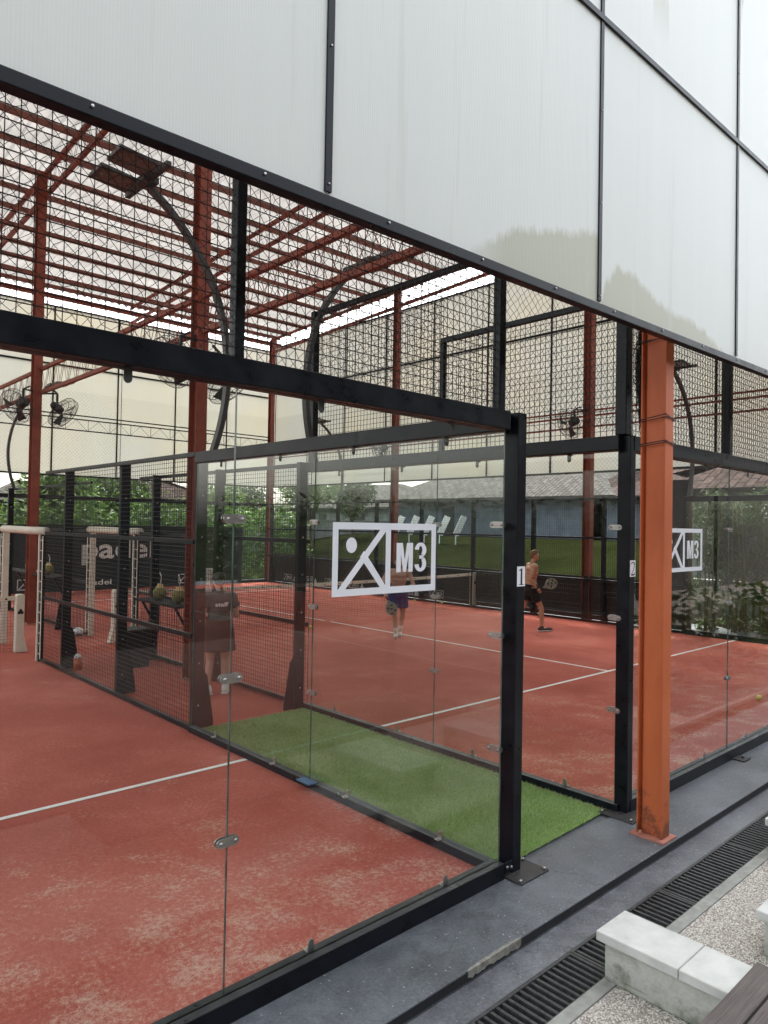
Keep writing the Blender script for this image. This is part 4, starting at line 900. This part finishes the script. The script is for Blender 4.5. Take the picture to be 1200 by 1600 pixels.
hip_house(30, 40, 16.5, 33, 3.95, 2.9, 'house', 'tileg', 'house', 'long blue white house with grey tiled roof behind the right posts', .8, ((27, 28, 1.7, 3.5),))
hip_house(30, 42, 11.4, 17.5, 3.9, 2.4, 'house', 'tileb', 'house', 'brown tiled house whose roof slopes down to the sky gap', .6, ((13, 14.5, 2.4, 3.3),))
hip_house(19.5, 27, -3, 7.9, 3.55, 2.2, 'housew', 'tileb', 'house', 'nearer house with worn brown clay tiles above the bamboo', .6, ((2, 3.4, .8, 2.4), (5, 6.2, .8, 2.4)))
hip_house(34, 44, 36, 52, 3.6, 2.2, 'housew', 'tileg', 'house', 'pale house across the field seen through the logo pane', .8, ((40, 41.5, 2.2, 3.1), (45, 46, 2.2, 3.1)))
hip_house(8.0, 14.5, 30, 36, 3.3, 1.7, 'housew', 'tileb', 'house', 'brown roofed house behind the rear windscreen', .6)
hip_house(3.9, 5.6, 26.5, 28.0, 2.9, .85, 'housew', 'tileg', 'pavilion', 'small pavilion with pointed grey roof at the left edge', .45)
hip_house(-4, 3, 33, 38, 3.2, 1.5, 'housew', 'tileg', 'house', 'grey roofed house at the far left edge', .6)
# white boundary wall across the field, leaning white boards
e = empty('boundary_wall', (34, 34, 0), 'low white boundary wall across the grass field', 'wall'); b = MB(); b.box(14, 33, 33.9, 34.1, -.1, 2.45); b.build('wall', M['housew'], e); b = MB(); b.box(13.95, 33.05, 33.85, 34.15, 2.45, 2.51); b.build('coping', M['curb'], e)
for k in range(5):
    y = 22.0 + 1.15*k; x = 24.5; b = MB(); b.bar((x, y, 1.75), (x+.25, y-.35, 2.75), .45, .04, (0,1,0)); b.box(x-.02, x+.02, y-.02, y+.02, .5, 1.75)
    tag(b.build('field_board', M['plast']), 'tilted white board standing on the field, number %s from the right' % ('one two three four five'.split()[k]), 'board', 'tilted white boards on the field')
# bamboo behind the far glass
ordn = 'first second third fourth fifth sixth seventh'.split()
for i in range(7):
    x = 12.9 + rr.uniform(-.35, .5); y = 4.0 - i*.30 + rr.uniform(-.08, .08)
    e = empty('bamboo', (x, y, -.1), ordn[i] + ' bamboo clump from the left behind the far right glass', 'bamboo', 'bamboo plants behind the far right glass')
    b = MB()
    for k in range(11):
        dx, dy = rr.uniform(-.24, .24), rr.uniform(-.2, .2); lx, ly = rr.uniform(-.25, .25), rr.uniform(-.25, .25); b.tube([(x+dx, y+dy, -.1), (x+dx+lx*.3, y+dy+ly*.3, 1.3), (x+dx+lx, y+dy+ly, 2.9)], [.018, .015, .007], 6)
    b.build('stem', M['bam'], e); b = MB()
    for k in range(13): leaves(b, (x+rr.uniform(-.35, .35), y+rr.uniform(-.35, .35), rr.uniform(.75, 3.0)), (.34, .34, .34), 300, .07, rr, hollow=.05, droop=.8, asp=.13)
    leaves(b, (x, y, .12), (.3, .3, .25), 80, .08, rr, hollow=.05)
    b.build('foliage', M['leafB'], e)
e = empty('garden_wall', (14.5, 2, 0), 'grey green garden wall behind the bamboo stems', 'wall'); b = MB(); b.box(14.4, 14.6, -2, 6.2, -.1, .95); b.build('wall', M['pond'], e); b = MB(); b.box(14.36, 14.64, -2.04, 6.24, .95, 1.0); b.build('coping', M['curb'], e)
e = empty('planter_box', (15.2, 3.4, 0), 'white planter box behind the bamboo stems', 'planter'); b = MB(); b.box(14.9, 15.3, 2.2, 2.7, -.1, 1.35); b.build('box', M['plast'], e, .01); b = MB(); leaves(b, (15.1, 2.45, 1.5), (.3, .3, .25), 200, .08, rr); b.build('foliage', M['leafA'], e)

# unseen things added behind the viewer and beside the courts to shape glass reflections
e = empty('unseen_building', (0, -9.5, -.06), 'unseen dark building behind the viewer, sized to darken glass reflections', 'building')  # added out of view, tall and long enough to darken reflections
b = MB(); b.box(-30, 70, -12, -9.4, -.06, 6.4); b.build('wall', M['slatm'], e); b = MB(); b.box(-30.5, 70.5, -12.5, -8.2, 6.4, 6.6); b.build('roof', M['slatm'], e)
for k in range(9): b = MB(); x = -24+6*k; b.box(x-.07, x+.07, -8.5, -8.36, -.06, 6.4); b.build('post', M['slatm'], e)
for k in range(8): b = MB(); x = -21.5+6*k; b.box(x-1.3, x+1.3, -9.42, -9.38, .5, 2.6); b.build('window', M['dark'], e)
unseen_shrubs = MB(); r6 = random.Random(9)  # added out of view, gives the right pane green to reflect
for i in range(26): leaves(unseen_shrubs, (5.8+1.0*i, -2.0+.2*math.sin(i), .45+.25*math.sin(i*1.7)), (.75, .7, .7), 330, .10, r6, hollow=.2)
tag(unseen_shrubs.build('shrubs', M['leafB']), 'unseen low shrubs added beyond the right edge for green glass reflections', 'shrubs', kind='stuff')
b = MB(); b.box(-10.25, -10.22, .2, 20, .02, 2.1); tag(b.build('windscreen', M['screen']), 'unseen dark screen added beside the left court to dull glass reflections', 'screen')  # added out of view, darkens what the side glass reflects
unseen_hedge = MB(); r5 = random.Random(8)  # added out of view, hides the bright field from the side glass
for i in range(14): leaves(unseen_hedge, (-14, 1+2*i, 1.7), (1.1, 1.3, 1.9), 500, .17, r5, hollow=.3)
tag(unseen_hedge.build('hedge', M['leafB']), 'unseen dark hedge added beyond the left court to dull glass reflections', 'hedge', kind='stuff')

# ------------------------------------------------------------------ people
def remesh(mb, name, mat, parent, vox=.011, smooth=4):
    o = mb.build(name, mat, None); md = o.modifiers.new('r', 'REMESH'); md.mode = 'VOXEL'; md.voxel_size = vox; md.use_smooth_shade = True
    sm = o.modifiers.new('s', 'SMOOTH'); sm.factor = .5; sm.iterations = smooth
    dg = bpy.context.evaluated_depsgraph_get(); me = bpy.data.meshes.new_from_object(o.evaluated_get(dg)); bpy.data.objects.remove(o)
    me.name = name; me.materials.clear(); me.materials.append(mat); q = bpy.data.objects.new(name, me); C.objects.link(q); q.parent = parent
    for p in me.polygons: p.use_smooth = True
    return q
def cap(b, p, q, r0, r1):
    b.tube([p, q], [r0, r1], 14); b.ell(p, r0, 12, 8); b.ell(q, r1, 12, 8)
def V(*a): return Vector(a)
def person(name_label, loc, rot, J, skin, hairm, parts, lean=0):
    """J: joints in local metres, facing +y. sh/el/wr/hand and hip/kn/an for L and R, neck, head, pelvis, chest"""
    e = empty('person', loc, name_label, 'person'); b = MB()
    pel, ch, nk, hd = V(*J['pel']), V(*J['ch']), V(*J['nk']), V(*J['hd'])
    W_ = J.get('w', 1.0)
    # trunk as stacked ellipsoids
    for t, rx, ry in ((0, .155, .115), (.2, .150, .110), (.4, .135, .100), (.6, .145, .105), (.8, .165, .115), (1.0, .170, .115)):
        p = pel.lerp(ch, t); b.ell(p, (rx*W_, ry*W_, .095), 16, 10)
    b.ell(pel + V(.07, -.04, -.04), (.09, .085, .10)); b.ell(pel + V(-.07, -.04, -.04), (.09, .085, .10))
    b.ell(ch + V(.07, .055, -.01), (.085*W_, .05, .06)); b.ell(ch + V(-.07, .055, -.01), (.085*W_, .05, .06))
    cap(b, ch + V(0, 0, .05), nk, .075, .055); cap(b, nk, hd + V(0, -.01, -.06), .052, .052)
    # head
    b.ell(hd, (.074, .092, .108), 18, 14); b.ell(hd + V(0, .035, -.06), (.052, .055, .055)); b.ell(hd + V(0, .098, -.015), (.012, .018, .022)); b.ell(hd + V(0, .082, .018), (.045, .015, .012))
    b.ell(hd + V(.076, -.005, -.01), (.010, .018, .028)); b.ell(hd + V(-.076, -.005, -.01), (.010, .018, .028)); b.ell(hd + V(0, .088, -.052), (.022, .010, .008))
    for s_ in 'LR':
        sh, el, wr, hn = V(*J['sh'+s_]), V(*J['el'+s_]), V(*J['wr'+s_]), V(*J['hn'+s_])
        cap(b, ch.lerp(sh, .45) + V(0, 0, .03), sh, .07, .058*W_); b.ell(sh, (.062*W_,)*3); cap(b, sh, el, .050*W_, .037); cap(b, el, wr, .037, .025); b.ell(el.lerp(wr, .25), (.040,)*3)
        # palm and fingers curled round the grip
        d = (hn-wr).normalized(); side = d.cross(V(0,0,1)).normalized() if abs(d.z) < .9 else V(1,0,0); up = side.cross(d)
        pm = wr + d*.05; b.ell(pm, (.030, .034, .038)); cap(b, wr, pm, .024, .028)
        curl = up*(-1)
        for k in range(4):
            base = wr + d*.085 + side*(-.030+.020*k); m1 = base + d*(.026 - .004*abs(k-1.5)) + curl*.008; m2 = m1 + curl*.026 + d*.004; m3 = m2 - d*.022 + curl*.006
            for p0, p1 in ((base - d*.02, base), (base, m1), (m1, m2), (m2, m3)): cap(b, p0, p1, .0095, .0088)
        sg = 1 if s_ == 'L' else -1; tb = wr + d*.035 + side*.028*sg
        cap(b, tb, tb + d*.030 + side*.018*sg, .011, .010); cap(b, tb + d*.030 + side*.018*sg, tb + d*.05 + curl*.02, .010, .009)
        hp, kn, an, to = V(*J['hp'+s_]), V(*J['kn'+s_]), V(*J['an'+s_]), V(*J['to'+s_])
        cap(b, hp, hp.lerp(kn, .5), .088, .074); cap(b, hp.lerp(kn, .5), kn, .074, .052); cap(b, kn, kn.lerp(an, .35), .050, .054); b.ell(kn.lerp(an, .3) + V(0,-.018,0), (.046, .046, .09)); cap(b, kn.lerp(an, .35), an, .052, .034)
        cap(b, an + V(0,0,-.02), to, .036, .030)
    body = remesh(b, 'body', M[skin], e, .0085, 3)
    # eyes and mouth
    q = MB()
    for s_ in (1, -1): q.ell(hd + V(.030*s_, .086, .004), (.012, .006, .006), 8, 6)
    q.build('eyes', M['ink'], e, world=False)
    q = MB(); q.ell(hd + V(0, .094, -.054), (.020, .005, .004), 8, 6); q.build('mouth', M['skinA'], e, world=False)
    # shoes
    for s_ in 'LR':
        an, to = V(*J['an'+s_]), V(*J['to'+s_]); q = MB(); d = (to-an); d.z = 0; d = d.normalized()
        hl = an - d*.05 + V(0,0,-.045); q.ell(hl, (.042, .05, .042)); cap(q, hl + V(0,0,-.004), to + V(0,0,-.0), .044, .040); q.ell(to + d*.02, (.045, .055, .034)); cap(q, an + V(0,0,-.0), hl, .046, .044)
        sh_ = remesh(q, 'shoe', M[J['shoe']], e, .009, 3)
        sd_ = d.cross(V(0,0,1)); h0 = hl - d*.045; t0 = to + d*.06; zz = min(h0.z, t0.z) - .032
        q = MB(); q.add([(p.x, p.y, (hl.z-.044 if i in (0, 3) else to.z-.036) + dz) for dz in (0, .022) for i, p in enumerate((h0 + sd_*.042, t0 + sd_*.04, t0 - sd_*.04, h0 - sd_*.042))], [(3,2,1,0),(4,5,6,7),(0,1,5,4),(1,2,6,5),(2,3,7,6),(3,0,4,7)])
        q.build('sole', M['plast'], sh_, .006, world=False)
        if J.get('socks'):
            q = MB(); q.tube([an.lerp(V(*J['kn'+s_]), .02), an.lerp(V(*J['kn'+s_]), .28)], [.040, .043], 12); q.build('sock', M['shoe'], e, world=False)
    parts(e, J, pel, ch, nk, hd)
    e.rotation_euler = (0, 0, rot)
    return e
def shirt(e, J, pel, ch, mat, vox=.010, hem=-.04, sleeve=.55, puff=1.0):
    q = MB(); W_ = J.get('w', 1.0)
    for t, rx, ry in ((0, .172, .132), (.2, .168, .128), (.4, .158, .118), (.6, .164, .122), (.8, .180, .130), (1.0, .182, .128)): q.ell(pel.lerp(ch, t) + V(0,0,.02), (rx*W_*puff, ry*W_*puff, .10), 18, 10)
    q.tube([pel + V(0,0,hem), pel + V(0,0,.10)], [.178*W_*puff, .165*W_*puff], 20)
    cap(q, ch + V(0,0,.03), ch + V(0,0,.10), .10, .075)
    for s_ in 'LR':
        sh, el = V(*J['sh'+s_]), V(*J['el'+s_]); cap(q, ch.lerp(sh, .4) + V(0,0,.02), sh, .085, .075*W_); q.tube([sh, sh.lerp(el, sleeve)], [.074*W_, .070], 14); q.ell(sh, .073*W_)
    return remesh(q, 'shirt', M[mat], e, vox, 3)
def shorts(e, J, pel, mat, L=.55, flare=1.12, name='shorts'):
    q = MB(); q.ell(pel + V(0,-.005,.03), (.178, .145, .09)); q.ell(pel + V(0,-.02,-.05), (.190, .155, .13)); q.tube([pel + V(0,0,-.02), pel + V(0,0,.075)], [.178, .165], 20)
    for s_ in 'LR': hp, kn = V(*J['hp'+s_]), V(*J['kn'+s_]); q.tube([hp + V(0,0,.04), hp, hp.lerp(kn, L)], [.10, .108, .098*flare], 16)
    return remesh(q, name, M[mat], e, .010, 3)
def hair(e, hd, mat, style='short'):
    q = MB()
    if style == 'short':
        q.ell(hd + V(0, -.018, .035), (.082, .092, .090)); q.ell(hd + V(0, .045, .085), (.055, .045, .030)); q.ell(hd + V(0, -.05, -.01), (.070, .055, .065))
        rr2 = random.Random(4)
        for k in range(60): a = rr2.uniform(0, 6.28); r_ = rr2.uniform(0, .07); p = hd + V(r_*math.cos(a), r_*math.sin(a)*1.1, .095+.02*(1-r_/.07)); q.cyl(p, (rr2.uniform(-.4,.4), rr2.uniform(-.1,.6), 1), .008, .03, 5)
    else:
        q.ell(hd + V(0, -.025, .02), (.082, .092, .095)); q.ell(hd + V(0, -.115, .07), (.045, .045, .045)); cap(q, hd + V(0, -.12, .04), hd + V(0, -.13, -.10), .030, .018)
    return remesh(q, 'hair', M[mat], e, .009, 2)
def racket(loc, R3, label):
    """local: handle along -y end at origin, head towards +y, face normal z"""
    e = empty('padel_racket', loc, label, 'racket'); b = MB(); b.tube([(0, -.02, 0), (0, .12, 0)], .014, 8); b.build('handle', M['blackf'], e, world=False)
    out = [(.115*math.sin(2*math.pi*k/28), .30 - .135*math.cos(2*math.pi*k/28)) for k in range(28)]
    b = MB(); b.prism(out, (0, 0, -.019), (1,0,0), (0,1,0), .038); b.add([(-.05, .19, -.012), (.05, .19, -.012), (.012, .11, -.012), (-.012, .11, -.012), (-.05, .19, .012), (.05, .19, .012), (.012, .11, .012), (-.012, .11, .012)], [(0,1,2,3), (7,6,5,4), (0,4,5,1), (1,5,6,2), (2,6,7,3), (3,7,4,0)])
    h_ = b.build('head', M['rack'], e, .004, world=False)
    b = MB()
    for z in (-.0195, .0195):
        for k, (u, v) in enumerate(((-.05, .36), (.02, .39), (.05, .27), (-.03, .24), (0, .31))): b.prism([(u-.028, v-.012), (u+.022, v-.02), (u+.028, v+.014), (u-.02, v+.018)], (0, 0, z-.0006), (1,0,0), (0,1,0), .0012)
    b.build('decal', M['ink'], h_, world=False)
    e.matrix_world = Matrix.Translation(loc) @ R3
    return e
def face_rot(dx, dy): return math.atan2(-dx, dy)
# staff woman seen from behind
Jw = dict(pel=(0, 0, .86), ch=(0, .01, 1.19), nk=(0, .0, 1.32), hd=(0, .03, 1.45), w=.92, shoe='shoe',
          shL=(-.165, 0, 1.245), elL=(-.215, .0, 1.0), wrL=(-.15, .20, .96), hnL=(-.10, .28, .98), shR=(.165, 0, 1.245), elR=(.235, .02, 1.0), wrR=(.20, .23, 1.02), hnR=(.17, .32, 1.05),
          hpL=(-.085, 0, .82), knL=(-.10, .02, .45), anL=(-.13, .0, .09), toL=(-.15, .14, .04), hpR=(.085, 0, .82), knR=(.09, .03, .45), anR=(.10, .0, .09), toR=(.15, .13, .04))
def parts_w(e, J, pel, ch, nk, hd):
    s_ = shirt(e, J, pel, ch, 'teal', hem=.0)
    q = MB(); put_text(q, 'staff', (-.085, -.158, 1.135), (1,0,0), (0,0,1), .17, .055, .03); vs = q.v; q.v = [(x, -.148 + .9*x*x, z) for x, y, z in vs]; q.build('lettering', M['vinyl'], s_, world=False)
    q = MB(); q.tube([pel + V(0,0,-.30), pel + V(0,0,-.12), pel + V(0,0,.10)], [.225, .200, .172], 28); q.v = [(x, y*.88-.012, z) for x, y, z in q.v]; remesh(q, 'skirt', M['skirt'], e, .010, 2)
    hair(e, hd, 'hair', 'bun'); q = MB(); q.ell(hd + V(0, .0, .055), (.086, .098, .062)); q.ell(hd + V(0, .115, .04), (.065, .075, .012)); remesh(q, 'cap', M['fan'], e, .008, 1)
person('woman in dark teal staff shirt, skirt and cap standing in the alley seen from behind', (1.07, 5.42, 0), face_rot(.30, .95), Jw, 'skinB', 'hair', parts_w)
# shirtless player walking to the right
Jm = dict(pel=(0, 0, .93), ch=(0, .03, 1.32), nk=(0, .04, 1.47), hd=(0, .085, 1.62), w=1.17, shoe='shoeb',
          shL=(-.20, .03, 1.39), elL=(-.25, -.05, 1.12), wrL=(-.22, .10, .92), hnL=(-.20, .17, .88), shR=(.20, .03, 1.39), elR=(.26, -.09, 1.13), wrR=(.24, .07, .92), hnR=(.22, .14, .88),
          hpL=(-.09, -.02, .88), knL=(-.09, -.12, .50), anL=(-.08, -.50, .30), toL=(-.08, -.46, .16), hpR=(.09, .02, .88), knR=(.09, .22, .50), anR=(.09, .24, .09), toR=(.09, .40, .045))
def parts_m(e, J, pel, ch, nk, hd):
    shorts(e, J, pel, 'blackf', .62); hair(e, hd, 'hairb'); q = MB(); q.tube([V(*J['wrR']) + V(0, -.02, .02), V(*J['wrR']) + V(0, .0, -.0)], .031, 12); q.build('wristband', M['blackf'], e, world=False)
pm = person('shirtless man in black shorts walking right with a padel racket', (9.12, 6.30, 0), face_rot(.80, -.60), Jm, 'skinA', 'hairb', parts_m)
rm = Matrix.Rotation(face_rot(.80, -.60), 4, 'Z'); hp_ = Vector((9.12, 6.30, 0)) + rm @ V(.22, .12, .89)
racket(hp_, rm @ Matrix.Rotation(R(28), 4, 'X') @ Matrix.Rotation(R(80), 4, 'Y'), 'dark padel racket with pale marks held by the walking shirtless man')
# player behind the logo, facing the camera
Jp = dict(pel=(0, 0, .88), ch=(0, .10, 1.24), nk=(0, .14, 1.37), hd=(0, .20, 1.50), w=1.05, shoe='shoe', socks=True,
          shL=(-.20, .10, 1.30), elL=(-.30, .14, 1.05), wrL=(-.10, .34, .98), hnL=(.0, .40, .98), shR=(.20, .10, 1.30), elR=(.34, .10, 1.06), wrR=(.26, .30, .90), hnR=(.24, .38, .86),
          hpL=(-.09, .0, .84), knL=(-.10, -.05, .47), anL=(-.05, -.18, .12), toL=(-.05, -.04, .045), hpR=(.09, .0, .84), knR=(.07, .12, .46), anR=(.03, .05, .09), toR=(.03, .19, .045))
def parts_p(e, J, pel, ch, nk, hd): shorts(e, J, pel, 'purple', .68, 1.2); hair(e, hd, 'hair')
pd_ = (-.70, -.72)
person('shirtless man in purple shorts and white socks facing the glass behind the logo', (6.2, 7.38, 0), face_rot(*pd_), Jp, 'skinC', 'hair', parts_p)
rp = Matrix.Rotation(face_rot(*pd_), 4, 'Z'); hp_ = Vector((6.2, 7.38, 0)) + rp @ V(.245, .36, .87)
racket(hp_, rp @ Matrix.Rotation(R(25), 4, 'Y') @ Matrix.Rotation(R(-75), 4, 'X'), 'dark padel racket hanging below the lower left of the logo')
# person leaning at the table
Jt = dict(pel=(0, 0, .90), ch=(0, .16, 1.24), nk=(0, .26, 1.36), hd=(0, .36, 1.46), w=1.05, shoe='shoe',
          shL=(-.19, .18, 1.29), elL=(-.24, .24, 1.02), wrL=(-.20, .34, .80), hnL=(-.20, .38, .72), shR=(.19, .18, 1.29), elR=(.24, .24, 1.02), wrR=(.20, .34, .80), hnR=(.20, .38, .72),
          hpL=(-.09, 0, .86), knL=(-.10, .02, .47), anL=(-.11, 0, .09), toL=(-.12, .14, .045), hpR=(.09, 0, .86), knR=(.10, .02, .47), anR=(.11, 0, .09), toR=(.12, .14, .045))
def parts_t(e, J, pel, ch, nk, hd): shirt(e, J, pel, ch, 'shirtw'); shorts(e, J, pel, 'denim', .7, 1.15); hair(e, hd, 'hair')
person('person in light grey shirt leaning forward, half hidden by the red column', (2.72, 8.9, 0), face_rot(.3, .95), Jt, 'skinB', 'hair', parts_t)
